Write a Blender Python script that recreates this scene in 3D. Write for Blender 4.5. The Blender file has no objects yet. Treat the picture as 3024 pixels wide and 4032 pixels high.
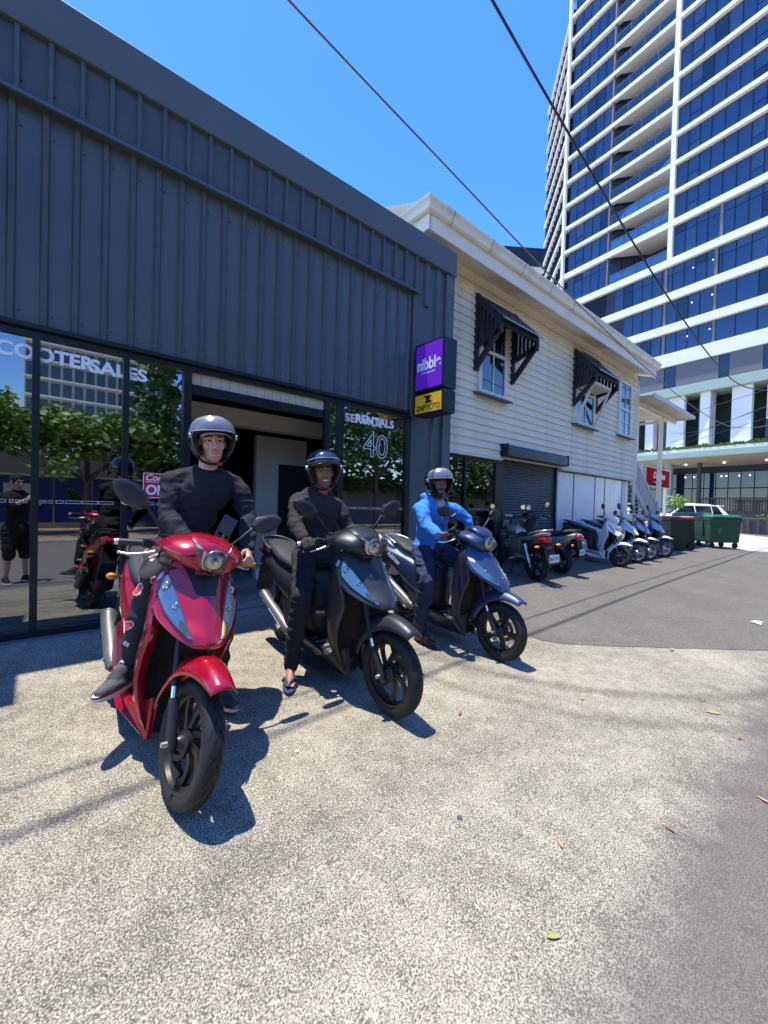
import bpy, bmesh, math, random
from math import sin, cos, pi, radians as R, sqrt, atan2
from mathutils import Vector as V, Matrix as Mx, noise

random.seed(7)
sc = bpy.context.scene
col = sc.collection

# ---------------------------------------------------------------- camera
CAM = V((0.0, -4.347, 1.15))
F_PX, YAW, PITCH, ROLL = 1613.0, 0.8692, -0.0170, 0.0277
fw = V((cos(YAW)*cos(PITCH), sin(YAW)*cos(PITCH), sin(PITCH)))
r0 = V((sin(YAW), -cos(YAW), 0)); u0 = r0.cross(fw)
rt = r0*cos(ROLL) + u0*sin(ROLL); up = u0*cos(ROLL) - r0*sin(ROLL)
cam = bpy.data.cameras.new('camera'); camo = bpy.data.objects.new('camera', cam); col.objects.link(camo)
cam.sensor_fit = 'VERTICAL'; cam.sensor_height = 36.0; cam.lens = 36.0*F_PX/4032.0
cam.clip_start = 0.02; cam.clip_end = 2000
m = Mx((rt, up, -fw)).transposed().to_4x4(); m.translation = CAM
camo.matrix_world = m
sc.camera = camo

# ---------------------------------------------------------------- sky, sun, exposure
SUN = V((-0.12, 0.125, 1.0)).normalized()
elev = math.asin(SUN.z); az = atan2(SUN.x, SUN.y)
w = bpy.data.worlds.new("World"); sc.world = w; w.use_nodes = True
nt = w.node_tree; nt.nodes.clear()
sky = nt.nodes.new('ShaderNodeTexSky'); sky.sky_type = 'NISHITA'; sky.sun_disc = False
sky.sun_elevation = elev; sky.sun_rotation = az
sky.altitude = 0; sky.air_density = 1.0; sky.dust_density = 0.15; sky.ozone_density = 4.0
bgn = nt.nodes.new('ShaderNodeBackground'); bgn.inputs[1].default_value = 0.15
outw = nt.nodes.new('ShaderNodeOutputWorld')
hsv = nt.nodes.new('ShaderNodeHueSaturation'); hsv.inputs['Saturation'].default_value = 1.30; hsv.inputs['Hue'].default_value = 0.514; hsv.inputs['Value'].default_value = 0.76
nt.links.new(sky.outputs[0], hsv.inputs['Color']); nt.links.new(hsv.outputs[0], bgn.inputs[0]); nt.links.new(bgn.outputs[0], outw.inputs[0])
sl = bpy.data.lights.new('sun', 'SUN'); sl.energy = 2.15; sl.angle = R(0.53); sl.color = (1.0, 0.95, 0.85)
so = bpy.data.objects.new('sun', sl); col.objects.link(so)
so.rotation_euler = (-SUN).to_track_quat('-Z', 'Y').to_euler(); so.location = (0, 0, 60)
sc.view_settings.view_transform = 'Standard'; sc.view_settings.look = 'None'
sc.view_settings.gamma = 1.0; sc.view_settings.use_curve_mapping = False
sc.view_settings.exposure = 1.86
sc.cycles.max_bounces = 8; sc.cycles.glossy_bounces = 5; sc.cycles.transparent_max_bounces = 12
sc.cycles.caustics_reflective = False; sc.cycles.caustics_refractive = False

# ---------------------------------------------------------------- materials
MATS = {}
def M(name, c, rough=0.5, metal=0.0, var=None, bump=None, coat=0.0, spec=0.5, trans=0.0, ior=1.45, emit=None, alpha=1.0, dirt=None):
    """principled material; var=(scale,amount[,detail]) brightness variation, bump=(scale,dist), dirt=(scale,colour,amount)"""
    if name in MATS: return MATS[name]
    m = bpy.data.materials.new(name); m.use_nodes = True
    n = m.node_tree.nodes; l = m.node_tree.links
    b = n['Principled BSDF']
    if len(c) == 3: c = (*c, 1)
    b.inputs['Base Color'].default_value = c
    b.inputs['Roughness'].default_value = rough; b.inputs['Metallic'].default_value = metal
    b.inputs['Specular IOR Level'].default_value = spec; b.inputs['IOR'].default_value = ior
    b.inputs['Coat Weight'].default_value = coat; b.inputs['Coat Roughness'].default_value = 0.03
    b.inputs['Transmission Weight'].default_value = trans; b.inputs['Alpha'].default_value = alpha
    if emit:
        b.inputs['Emission Color'].default_value = (*emit[0], 1); b.inputs['Emission Strength'].default_value = emit[1]
    tc = n.new('ShaderNodeTexCoord')
    src = None
    if var or dirt:
        base = n.new('ShaderNodeRGB'); base.outputs[0].default_value = c; src = base.outputs[0]
    if var:
        t = n.new('ShaderNodeTexNoise'); t.inputs['Scale'].default_value = var[0]; t.inputs['Detail'].default_value = var[2] if len(var) > 2 else 5
        l.new(tc.outputs['Object'], t.inputs['Vector'])
        mr = n.new('ShaderNodeMapRange'); mr.inputs[1].default_value = 0.3; mr.inputs[2].default_value = 0.7
        mr.inputs[3].default_value = 1-var[1]; mr.inputs[4].default_value = 1+var[1]
        l.new(t.outputs[0], mr.inputs[0])
        mu = n.new('ShaderNodeVectorMath'); mu.operation = 'SCALE'
        l.new(src, mu.inputs[0]); l.new(mr.outputs[0], mu.inputs['Scale']); src = mu.outputs[0]
        r2 = n.new('ShaderNodeMapRange'); r2.inputs[1].default_value = 0.3; r2.inputs[2].default_value = 0.7
        r2.inputs[3].default_value = max(0.02, rough-0.08); r2.inputs[4].default_value = min(1, rough+0.08)
        l.new(t.outputs[0], r2.inputs[0]); l.new(r2.outputs[0], b.inputs['Roughness'])
    if dirt:
        t = n.new('ShaderNodeTexNoise'); t.inputs['Scale'].default_value = dirt[0]; t.inputs['Detail'].default_value = 8; t.inputs['Roughness'].default_value = 0.65
        l.new(tc.outputs['Object'], t.inputs['Vector'])
        mr = n.new('ShaderNodeMapRange'); mr.inputs[1].default_value = 0.5; mr.inputs[2].default_value = 0.72
        mr.inputs[3].default_value = 0; mr.inputs[4].default_value = dirt[2]
        l.new(t.outputs[0], mr.inputs[0])
        mx = n.new('ShaderNodeMix'); mx.data_type = 'RGBA'
        l.new(mr.outputs[0], mx.inputs[0]); l.new(src, mx.inputs[6]); mx.inputs[7].default_value = (*dirt[1], 1)
        src = mx.outputs[2]
    if src is not None: l.new(src, b.inputs['Base Color'])
    if bump:
        t = n.new('ShaderNodeTexNoise'); t.inputs['Scale'].default_value = bump[0]; t.inputs['Detail'].default_value = 6
        l.new(tc.outputs['Object'], t.inputs['Vector'])
        bp = n.new('ShaderNodeBump'); bp.inputs['Strength'].default_value = 1.0; bp.inputs['Distance'].default_value = bump[1]
        l.new(t.outputs[0], bp.inputs['Height']); l.new(bp.outputs[0], b.inputs['Normal'])
    MATS[name] = m
    return m

def glass_mat(name, tint, refl, rough=0.0, rtint=(1, 1, 1), haze=0.0):
    """window glass: mirror reflection (fresnel + base) over tinted see-through"""
    if name in MATS: return MATS[name]
    m = bpy.data.materials.new(name); m.use_nodes = True
    n = m.node_tree.nodes; l = m.node_tree.links; n.clear()
    o = n.new('ShaderNodeOutputMaterial'); mx = n.new('ShaderNodeMixShader')
    tr = n.new('ShaderNodeBsdfTransparent'); tr.inputs[0].default_value = (*tint, 1)
    gl = n.new('ShaderNodeBsdfGlossy'); gl.inputs['Roughness'].default_value = rough; gl.inputs[0].default_value = (*rtint, 1)
    fr = n.new('ShaderNodeFresnel'); fr.inputs[0].default_value = 1.5
    ad = n.new('ShaderNodeMath'); ad.operation = 'MULTIPLY_ADD'; ad.inputs[1].default_value = 1-refl; ad.inputs[2].default_value = refl; ad.use_clamp = True
    l.new(fr.outputs[0], ad.inputs[0]); l.new(ad.outputs[0], mx.inputs[0])
    l.new(tr.outputs[0], mx.inputs[1]); l.new(gl.outputs[0], mx.inputs[2]); l.new(mx.outputs[0], o.inputs[0])
    if haze:
        df = n.new('ShaderNodeBsdfDiffuse'); df.inputs[0].default_value = (.7, .7, .7, 1); m2 = n.new('ShaderNodeMixShader'); m2.inputs[0].default_value = haze
        l.new(mx.outputs[0], m2.inputs[1]); l.new(df.outputs[0], m2.inputs[2]); l.new(m2.outputs[0], o.inputs[0])
    MATS[name] = m
    return m

# ---------------------------------------------------------------- mesh helpers
class MB:
    def __init__(s): s.v = []; s.f = []; s.m = []; s.mi = 0
    def add(s, vs, fs):
        b = len(s.v); s.v += [V(p) for p in vs]
        for f in fs: s.f.append([b+i for i in f]); s.m.append(s.mi)
        return s
    def box(s, lo, hi, T=None):
        x0, y0, z0 = lo; x1, y1, z1 = hi
        vs = [V(p) for p in ((x0,y0,z0),(x1,y0,z0),(x1,y1,z0),(x0,y1,z0),(x0,y0,z1),(x1,y0,z1),(x1,y1,z1),(x0,y1,z1))]
        if T is not None: vs = [T @ p for p in vs]
        return s.add(vs, [(0,3,2,1),(4,5,6,7),(0,1,5,4),(1,2,6,5),(2,3,7,6),(3,0,4,7)])
    def cbox(s, c, d, T=None):
        c = V(c); d = V(d)/2
        return s.box(c-d, c+d, T)
    def bar(s, a, b, w, h=None, upv=(0, 0, 1)):
        """rectangular bar from a to b, w across, h along up"""
        a = V(a); b = V(b); h = h or w
        d = (b-a).normalized(); side = d.cross(V(upv))
        if side.length < 1e-4: side = d.cross(V((1, 0, 0)))
        side.normalize(); u = side.cross(d)
        vs = []
        for p in (a, b):
            for i, j in ((-1,-1),(1,-1),(1,1),(-1,1)): vs.append(p+side*i*w/2+u*j*h/2)
        return s.add(vs, [(3,2,1,0),(4,5,6,7),(0,1,5,4),(1,2,6,5),(2,3,7,6),(3,0,4,7)])
    def loft(s, rings, cap=True, closed=True):
        n = len(rings[0]); b = len(s.v)
        for r in rings: s.v += [V(p) for p in r]
        for i in range(len(rings)-1):
            for j in range(n if closed else n-1):
                k = (j+1) % n
                s.f.append([b+i*n+j, b+i*n+k, b+(i+1)*n+k, b+(i+1)*n+j]); s.m.append(s.mi)
        if cap and closed:
            s.f.append([b+j for j in range(n)][::-1]); s.m.append(s.mi)
            e = b+(len(rings)-1)*n; s.f.append([e+j for j in range(n)]); s.m.append(s.mi)
        return s
    def tube(s, pts, r, n=8, cap=True):
        pts = [V(p) for p in pts]; rs = r if isinstance(r, (list, tuple)) else [r]*len(pts)
        rings = []; ref = None
        for i, p in enumerate(pts):
            d = (pts[min(i+1, len(pts)-1)]-pts[max(i-1, 0)]).normalized()
            if ref is None:
                ref = d.cross(V((0, 0, 1)))
                if ref.length < 0.1: ref = d.cross(V((1, 0, 0)))
                ref.normalize()
            else:
                ref = (ref - d*ref.dot(d)).normalized()
            u = ref.cross(d)
            rings.append([p+(ref*cos(2*pi*k/n)+u*sin(2*pi*k/n))*rs[i] for k in range(n)])
        return s.loft(rings, cap)
    def lathe(s, prof, n=24, T=None, closed_prof=False):
        """profile [(r,z)] round local z"""
        T = T or Mx.Identity(4); b = len(s.v); k = len(prof)
        for i in range(n):
            a = 2*pi*i/n
            for r, z in prof: s.v.append(T @ V((r*cos(a), r*sin(a), z)))
        for i in range(n):
            j = (i+1) % n
            for q in range(k if closed_prof else k-1):
                q2 = (q+1) % k
                s.f.append([b+i*k+q, b+j*k+q, b+j*k+q2, b+i*k+q2]); s.m.append(s.mi)
        return s
    def disc(s, c, ax, r, t, n=20):
        c = V(c); ax = V(ax).normalized()
        return s.tube([c-ax*t/2, c+ax*t/2], r, n)
    def prism(s, poly, d, T=None):
        """polygon (list of 3d points) extruded by vector d"""
        d = V(d); p = [V(q) for q in poly]; q = [a+d for a in p]; n = len(p)
        vs = p+q
        if T is not None: vs = [T @ a for a in vs]
        fs = [list(range(n))[::-1], [n+i for i in range(n)]]
        for i in range(n): fs.append([i, (i+1) % n, n+(i+1) % n, n+i])
        return s.add(vs, fs)
    def ell(s, c, rad, n=12, T=None):
        c = V(c); rings = n//2; b = len(s.v)
        T = T or Mx.Identity(3)
        for i in range(rings+1):
            th = pi*i/rings
            for j in range(n):
                ph = 2*pi*j/n
                s.v.append(c + T @ V((rad[0]*sin(th)*cos(ph), rad[1]*sin(th)*sin(ph), rad[2]*cos(th))))
        for i in range(rings):
            for j in range(n):
                k = (j+1) % n
                s.f.append([b+i*n+j, b+(i+1)*n+j, b+(i+1)*n+k, b+i*n+k]); s.m.append(s.mi)
        return s
    def grid(s, fn, nu, nv):
        b = len(s.v)
        for i in range(nu+1):
            for j in range(nv+1): s.v.append(V(fn(i/nu, j/nv)))
        for i in range(nu):
            for j in range(nv):
                s.f.append([b+i*(nv+1)+j, b+(i+1)*(nv+1)+j, b+(i+1)*(nv+1)+j+1, b+i*(nv+1)+j+1]); s.m.append(s.mi)
        return s
    def xf(s, T, start=0):
        for i in range(start, len(s.v)): s.v[i] = T @ s.v[i]
        return s
    def mesh(s, name, mats):
        me = bpy.data.meshes.new(name)
        me.from_pydata([tuple(p) for p in s.v], [], s.f)
        for q in (mats if isinstance(mats, (list, tuple)) else [mats]): me.materials.append(q)
        if any(s.m): me.polygons.foreach_set('material_index', s.m)
        bm = bmesh.new(); bm.from_mesh(me)
        bmesh.ops.remove_doubles(bm, verts=bm.verts, dist=1e-5)
        bmesh.ops.recalc_face_normals(bm, faces=bm.faces)
        bm.to_mesh(me); bm.free()
        return me

def tag(o, label=None, cat=None, group=None, kind=None):
    if label: o['label'] = label
    if cat: o['category'] = cat
    if group: o['group'] = group
    if kind: o['kind'] = kind
    return o

def ob(name, mb, mats, parent=None, smooth=None, bevel=0, solid=0, sub=0, loc=None, **t):
    me = mb if isinstance(mb, bpy.types.Mesh) else mb.mesh(name, mats)
    o = bpy.data.objects.new(name, me); col.objects.link(o)
    if parent: o.parent = parent
    if loc is not None: o.location = loc
    if smooth is not None:
        for p in me.polygons: p.use_smooth = True
        if smooth < 180: me.set_sharp_from_angle(angle=R(smooth))
    if solid:
        q = o.modifiers.new('solid', 'SOLIDIFY'); q.thickness = solid; q.offset = 0
    if sub:
        q = o.modifiers.new('sub', 'SUBSURF'); q.levels = sub; q.render_levels = sub
    if bevel:
        q = o.modifiers.new('bevel', 'BEVEL'); q.width = bevel; q.segments = 2; q.limit_method = 'ANGLE'; q.angle_limit = R(35)
    tag(o, **t)
    return o

def thing(name, label, cat, loc=(0, 0, 0), rot=None, group=None, mat4=None):
    o = bpy.data.objects.new(name, None); col.objects.link(o); o.empty_display_size = 0.2
    if mat4 is not None: o.matrix_world = mat4
    else:
        o.location = loc
        if rot: o.rotation_euler = rot
    return tag(o, label, cat, group)

def inst(me, name, parent, loc, scale=None, rot=None):
    """another object on shared mesh data"""
    o = bpy.data.objects.new(name, me); col.objects.link(o); o.parent = parent; o.location = loc
    if scale: o.scale = scale
    if rot: o.rotation_euler = rot
    return o

UNIT = {}
def unit_box(mat):
    if mat.name not in UNIT: UNIT[mat.name] = MB().box((-.5, -.5, -.5), (.5, .5, .5)).mesh('piece', mat)
    return UNIT[mat.name]
def pbox(name, mat, parent, lo, hi):
    """box part on shared unit-cube data"""
    lo = V(lo); hi = V(hi)
    return inst(unit_box(mat), name, parent, (lo+hi)/2, tuple(hi-lo))

def copy_tree(o, parent=None):
    c = o.copy(); col.objects.link(c)
    if parent: c.parent = parent
    for ch in list(o.children): copy_tree(ch, c)
    return c

def text(name, s, size, mat, parent, T, extrude=0.002, bold=0.0, align='LEFT', xscale=1.0, shear=0.0, spacing=1.0, outline=False):
    """flat lettering as mesh; T maps text plane (x right, y up) to the parent space"""
    cu = bpy.data.curves.new(name, 'FONT'); cu.body = s; cu.size = size; cu.extrude = extrude; cu.offset = bold
    cu.align_x = align; cu.shear = shear; cu.space_character = spacing
    if outline: cu.fill_mode = 'NONE'; cu.bevel_depth = outline; cu.bevel_resolution = 1; cu.extrude = 0
    t = bpy.data.objects.new(name, cu); col.objects.link(t)
    dg = bpy.context.evaluated_depsgraph_get()
    me = bpy.data.meshes.new_from_object(t.evaluated_get(dg))
    bpy.data.objects.remove(t); bpy.data.curves.remove(cu)
    me.transform(T @ Mx.Diagonal((xscale, 1, 1, 1))); me.materials.clear(); me.materials.append(mat); me.name = name
    for p in me.polygons: p.material_index = 0
    o = bpy.data.objects.new(name, me); col.objects.link(o)
    if parent: o.parent = parent
    return o

def frame(o, x, y):
    """4x4 with origin o, text x axis along x, y axis along y"""
    x = V(x).normalized(); y = V(y).normalized(); z = x.cross(y)
    m = Mx((x, y, z)).transposed().to_4x4(); m.translation = V(o); return m

def GZ(y): return 0.07*max(-5.0, min(0.7, y))
# ================================================================ GROUND
def mix_nodes(m):
    n = m.node_tree.nodes; l = m.node_tree.links
    return n, l, n['Principled BSDF'], n.new('ShaderNodeTexCoord')

def ground_mat(name, dark, light, scale, lo, hi, patch, rough=0.9, arcs=False, bumpd=0.003, fade=False):
    m = bpy.data.materials.new(name); m.use_nodes = True
    n, l, b, tc = mix_nodes(m)
    def noise_(s, d=4, r=0.6):
        t = n.new('ShaderNodeTexNoise'); t.inputs['Scale'].default_value = s; t.inputs['Detail'].default_value = d; t.inputs['Roughness'].default_value = r
        l.new(tc.outputs['Object'], t.inputs['Vector']); return t.outputs[0]
    def math_(op, a, c, v2=None):
        q = n.new('ShaderNodeMath'); q.operation = op
        for i, x in enumerate((a, c, v2)):
            if x is None: continue
            if isinstance(x, (int, float)): q.inputs[i].default_value = x
            else: l.new(x, q.inputs[i])
        return q.outputs[0]
    fine = noise_(scale, 3, 0.65); mid = noise_(9, 5, 0.6); big = noise_(1.1, 6, 0.6)
    v = math_('ADD', fine, math_('MULTIPLY_ADD', mid, patch, -0.5*patch))
    v = math_('ADD', v, math_('MULTIPLY_ADD', big, patch*1.3, -0.65*patch))
    if arcs:
        for (cx, cy, rr, wd, am) in ((5.5, -1.0, 3.05, 0.11, .085), (5.5, -1.0, 3.45, 0.10, .05), (1.0, -7.5, 4.6, .16, .035)):
            d = n.new('ShaderNodeVectorMath'); d.operation = 'DISTANCE'
            l.new(tc.outputs['Object'], d.inputs[0]); d.inputs[1].default_value = (cx, cy, -0.15)
            a = math_('ABSOLUTE', math_('SUBTRACT', d.outputs['Value'], rr), 0)
            mr = n.new('ShaderNodeMapRange'); mr.interpolation_type = 'SMOOTHSTEP'
            mr.inputs[1].default_value = 0; mr.inputs[2].default_value = wd; mr.inputs[3].default_value = am; mr.inputs[4].default_value = 0
            l.new(a, mr.inputs[0])
            v = math_('SUBTRACT', v, math_('MULTIPLY', mr.outputs[0], math_('MULTIPLY', big, 1.6)))
    ramp = n.new('ShaderNodeMapRange'); ramp.inputs[1].default_value = lo; ramp.inputs[2].default_value = hi
    l.new(v, ramp.inputs[0])
    mx = n.new('ShaderNodeMix'); mx.data_type = 'RGBA'; l.new(ramp.outputs[0], mx.inputs[0])
    mx.inputs[6].default_value = (*dark, 1); mx.inputs[7].default_value = (*light, 1)
    # faint grain of single pale and dark stones
    vo = n.new('ShaderNodeTexVoronoi'); vo.inputs['Scale'].default_value = scale*1.7; l.new(tc.outputs['Object'], vo.inputs['Vector'])
    hs = n.new('ShaderNodeSeparateColor'); l.new(vo.outputs['Color'], hs.inputs[0])
    sc2 = n.new('ShaderNodeVectorMath'); sc2.operation = 'SCALE'; l.new(mx.outputs[2], sc2.inputs[0])
    l.new(math_('MULTIPLY_ADD', hs.outputs[0], 0.5, 0.75), sc2.inputs['Scale'])
    outc = sc2.outputs[0]
    if fade:      # worn into the grey road surface along the street edge
        sx = n.new('ShaderNodeSeparateXYZ'); l.new(tc.outputs['Object'], sx.inputs[0])
        yy = math_('ADD', sx.outputs[1], math_('MULTIPLY_ADD', mid, .28, -.14)); yy = math_('ADD', yy, math_('MULTIPLY_ADD', fine, .30, -.15))
        mr = n.new('ShaderNodeMapRange'); mr.interpolation_type = 'SMOOTHSTEP'; mr.inputs[1].default_value = -3.66; mr.inputs[2].default_value = -4.02; mr.inputs[3].default_value = 0; mr.inputs[4].default_value = 1; l.new(yy, mr.inputs[0])
        rc = n.new('ShaderNodeMix'); rc.data_type = 'RGBA'; l.new(ramp.outputs[0], rc.inputs[0]); rc.inputs[6].default_value = (.10, .088, .075, 1); rc.inputs[7].default_value = (.19, .17, .145, 1)
        fm = n.new('ShaderNodeMix'); fm.data_type = 'RGBA'; l.new(mr.outputs[0], fm.inputs[0]); l.new(outc, fm.inputs[6]); l.new(rc.outputs[2], fm.inputs[7]); outc = fm.outputs[2]
    l.new(outc, b.inputs['Base Color'])
    b.inputs['Roughness'].default_value = rough; b.inputs['Specular IOR Level'].default_value = 0.25
    bp = n.new('ShaderNodeBump'); bp.inputs['Distance'].default_value = bumpd; bp.inputs['Strength'].default_value = 0.8
    l.new(fine, bp.inputs['Height']); l.new(bp.outputs[0], b.inputs['Normal'])
    return m

CONC = ground_mat('aggregate_concrete', (0.098, 0.086, 0.064), (0.42, 0.383, 0.295), 165, 0.405, 0.605, 0.18, arcs=True, fade=True)
ASPH = ground_mat('worn_asphalt', (0.080, 0.072, 0.060), (0.175, 0.158, 0.134), 95, 0.34, 0.66, 0.20)
ROADM = ground_mat('road_asphalt', (0.115, 0.104, 0.094), (0.215, 0.198, 0.18), 105, 0.3, 0.7, 0.12)
PALE = ground_mat('pale_path_concrete', (0.33, 0.31, 0.27), (0.50, 0.47, 0.42), 40, 0.3, 0.7, 0.1)

def sheet(name, poly, mat, dz=0.0, **t):
    """flat polygon following the ground's fall towards the street"""
    me = bpy.data.meshes.new(name); bm = bmesh.new()
    f = bm.faces.new([bm.verts.new((x, y, 0)) for x, y in poly])
    for yy in (-5.0, 0.7):
        bmesh.ops.bisect_plane(bm, geom=bm.verts[:]+bm.edges[:]+bm.faces[:], plane_co=(0, yy, 0), plane_no=(0, 1, 0))
    bmesh.ops.recalc_face_normals(bm, faces=bm.faces)
    for v in bm.verts: v.co.z = GZ(v.co.y)+dz
    for q in bm.faces:
        if q.normal.z < 0: q.normal_flip()
    bm.to_mesh(me); bm.free(); me.materials.append(mat)
    o = bpy.data.objects.new(name, me); col.objects.link(o); tag(o, kind='structure', **t); return o

def jag(pts, amp, step=0.06):
    out = []
    for (x0, y0), (x1, y1) in zip(pts, pts[1:]):
        L = math.hypot(x1-x0, y1-y0); k = max(1, int(L/step))
        for i in range(k):
            s = i/k; px, py = x0+(x1-x0)*s, y0+(y1-y0)*s
            nx, ny = -(y1-y0)/L, (x1-x0)/L
            j = amp*(noise.noise((px*5, py*5, 1))+0.6*noise.noise((px*19, py*19, 4)))
            out.append((px+nx*j, py+ny*j))
    out.append(pts[-1]); return out

sheet('ground', [(-300, -300), (600, -300), (600, 600), (-300, 600)], PALE, -0.02)
sheet('forecourt', [(-14, -4.4), (8, -4.4), (8, .8), (-14, .8)], CONC, 0.0)
edge = jag([(3.85, .66), (3.85, -2.28), (3.98, -2.45), (4.35, -2.73), (5.83, -3.71), (6.4, -4.1)], .012)
sheet('parking_lot', edge+[(6.4, -4.3), (19.9, -4.3), (19.9, -2.07), (19.1, -1.62), (19.0, .66)], ASPH, 0.004)
sheet('road', [(-60, -12.0), (60, -12.0)]+[(60, -3.9), (8, -3.9), (8, -4.36), (-60, -4.36)], ROADM, 0.008)
sheet('footpath', [(19.02, .66), (19.1, -1.6), (19.92, -2.06), (19.92, -3.85), (31, -3.85), (31, .66)], PALE, 0.005)
sheet('side_street', [(31, -3.85), (44, -3.85), (44, 60), (31, 60)], ASPH, 0.006)
sheet('far_footpath', [(-60, -16.5), (60, -16.5), (60, -12.1), (-60, -12.1)], M('brown_paving', (.30, .22, .16), .85, var=(2, .1)), 0.1)
k = MB().box((-60, -12.1, -.36), (60, -11.95, -.23)); ob('far_kerb', k, M('kerb_concrete', (.5, .48, .43), .85, var=(3, .12)), kind='structure')

# ================================================================ DARK METAL SHOP
NAVY = M('charcoal_steel', (0.074, 0.088, 0.096), 0.42, var=(3.0, 0.10, 6), spec=0.45, dirt=(1.7, (.10, .10, .11), .35))
NAVY2 = M('charcoal_steel_pan', (0.092, 0.112, 0.124), 0.34, var=(2.2, 0.08, 6), spec=0.5, dirt=(1.3, (.09, .095, .11), .30))
CAPM = M('charcoal_cap', (0.100, 0.116, 0.122), 0.55, var=(1.2, 0.07, 6), spec=0.35)
BLK = M('black_frame', (0.012, 0.014, 0.017), 0.35, spec=0.4, var=(4, .15))
SHOPGL = glass_mat('shop_glass', (0.50, 0.54, 0.53), 0.20, rtint=(.95, .97, 1))
CREAM = M('cream_lining', (0.52, 0.47, 0.38), 0.7, var=(3, .06))
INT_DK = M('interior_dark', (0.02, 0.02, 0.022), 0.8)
INT_GR = M('interior_grey', (0.62, 0.58, 0.52), 0.8, var=(2, .06))
WHITE_T = M('vinyl_white', (0.90, 0.89, 0.92), 0.5)

def rebase(t, loc):
    loc = V(loc); t.location = loc
    for c in t.children: c.location = V(c.location)-loc

shop = thing('metal_shop', 'low dark charcoal ribbed metal shop with wide glass front on the left', 'shop')
XL = -3.23
# lower cladding: pans and ribs
nribs = 22+15; PX = 0.2010
panme = MB().box((-PX/2+.026, 0, -.87), (PX/2-.026, .012, .87)).mesh('cladding_panel', NAVY2)
ribme = MB().prism([(-.030, 0, -.87), (-.017, -.026, -.87), (.017, -.026, -.87), (.030, 0, -.87)], (0, 0, 1.74)).mesh('rib', NAVY)
scr = MB().disc((0, 0, 0), (0, 1, 0), .006, .006, 6).mesh('screw', BLK)
screws = MB()
for i in range(nribs):
    x = -.182+PX*(i-15)
    inst(ribme, 'rib', shop, (x, 0.0, 3.385))
    if i < nribs-1: inst(panme, 'cladding_panel', shop, (x+PX/2, 0.002, 3.385))
    for z in (2.60, 4.02, 4.34): screws.disc((x+.052, -.004 if z < 4.2 else -.033, z), (0, 1, 0), .006, .008, 6)
# upper cladding
pan2 = MB().box((-.1+.016, -.03, -.26), (.1-.016, -.018, .26)).mesh('cladding_panel', NAVY)
rib2 = MB().prism([(-.019, -.03, -.26), (-.0155, -.062, -.26), (.0155, -.062, -.26), (.019, -.03, -.26)], (0, 0, .52)).mesh('rib', NAVY)
PX2 = (4.118+.158)/21
for i in range(nribs):
    x = -.158+PX2*(i-15)
    inst(rib2, 'rib', shop, (x, 0, 4.49))
    if i < nribs-1: inst(pan2, 'cladding_panel', shop, (x+PX2/2, 0, 4.49))
ob('screw', screws, BLK, shop, kind='stuff')
ob('backing_wall', MB().box((XL, .014, 2.5), (4.13, .30, 4.72)), NAVY, shop)
# ledge flashing, quarter round
prof = [(0, 4.262), (-.030, 4.262), (-.075, 4.250), (-.098, 4.226), (-.104, 4.196), (-.092, 4.190), (-.086, 4.205), (0.0, 4.205)]
ob('ledge_flashing', MB().loft([[(x, a, b) for a, b in prof] for x in (XL, 4.155)]), NAVY, shop, smooth=40)
# parapet cap
cap = MB().box((XL, -.082, 4.735), (4.965, .32, 5.10))
ob('parapet_cap', cap, CAPM, shop, bevel=.012)
# column at the right end
cl = MB().box((4.142, -.012, -.03), (4.95, .6, 4.73))
ob('column', cl, NAVY, shop)
for (a, b, z0) in ((4.315, 4.415, 4.10), (4.555, 4.66, -.03)):
    ob('rib', MB().prism([(a, -.013, z0), (a+.016, -.045, z0), (b-.016, -.045, z0), (b, -.013, z0)], (0, 0, 4.733-z0)), NAVY, shop)
ob('corner_flashing', MB().box((4.775, -.05, -.03), (4.958, -.014, 4.733)), CAPM, shop, bevel=.004)
ob('edge_trim', MB().box((4.085, -.045, 2.45), (4.14, -.002, 4.19)), NAVY, shop, bevel=.003)
# head frame and glazing
ob('head_flashing', MB().prism([(XL, -.04, 2.51), (XL, -.04, 2.475), (XL, .06, 2.455), (XL, .06, 2.53)], (4.14-XL, 0, 0)), BLK, shop)
ob('head_frame', MB().box((XL, .0, 2.415), (4.14, .07, 2.462)), BLK, shop)
for a, b in ((-1.41, -1.35), (-.048, .003), (.573, .621), (1.073, 1.147), (2.690, 2.755), (2.880, 2.965), (4.058, 4.14), (-2.75, -2.70)):
    ob('mullion', MB().box((a, -.012, .03), (b, .075, 2.42)), BLK, shop, bevel=.004)
for a, b in ((-2.70, -1.41), (-1.35, -.048), (.003, .573), (.621, 1.073), (2.755, 2.880), (2.965, 4.058)):
    ob('glass_pane', MB().box((a-.004, .030, .05), (b+.004, .036, 2.42)), SHOPGL, shop)
ob('sill_frame', MB().box((XL, -.02, -.03), (1.147, .08, .058)).box((2.69, -.02, -.03), (4.14, .08, .058)), BLK, shop, bevel=.006)
ob('threshold', MB().box((XL, -.10, -.06), (4.14, -.022, .0)), M('threshold_concrete', (.12, .12, .12), .8, var=(6, .2)), shop, bevel=.008)
ob('door_lintel', MB().box((1.147, .02, 2.20), (2.69, .10, 2.295)), BLK, shop)
hd = MB()
for i in range(16):
    x0 = 1.150+i*.0962; hd.box((x0, .045, 2.297), (x0+.0925, .06, 2.418))
ob('header_boards', hd, CREAM, shop, kind='stuff')
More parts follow.
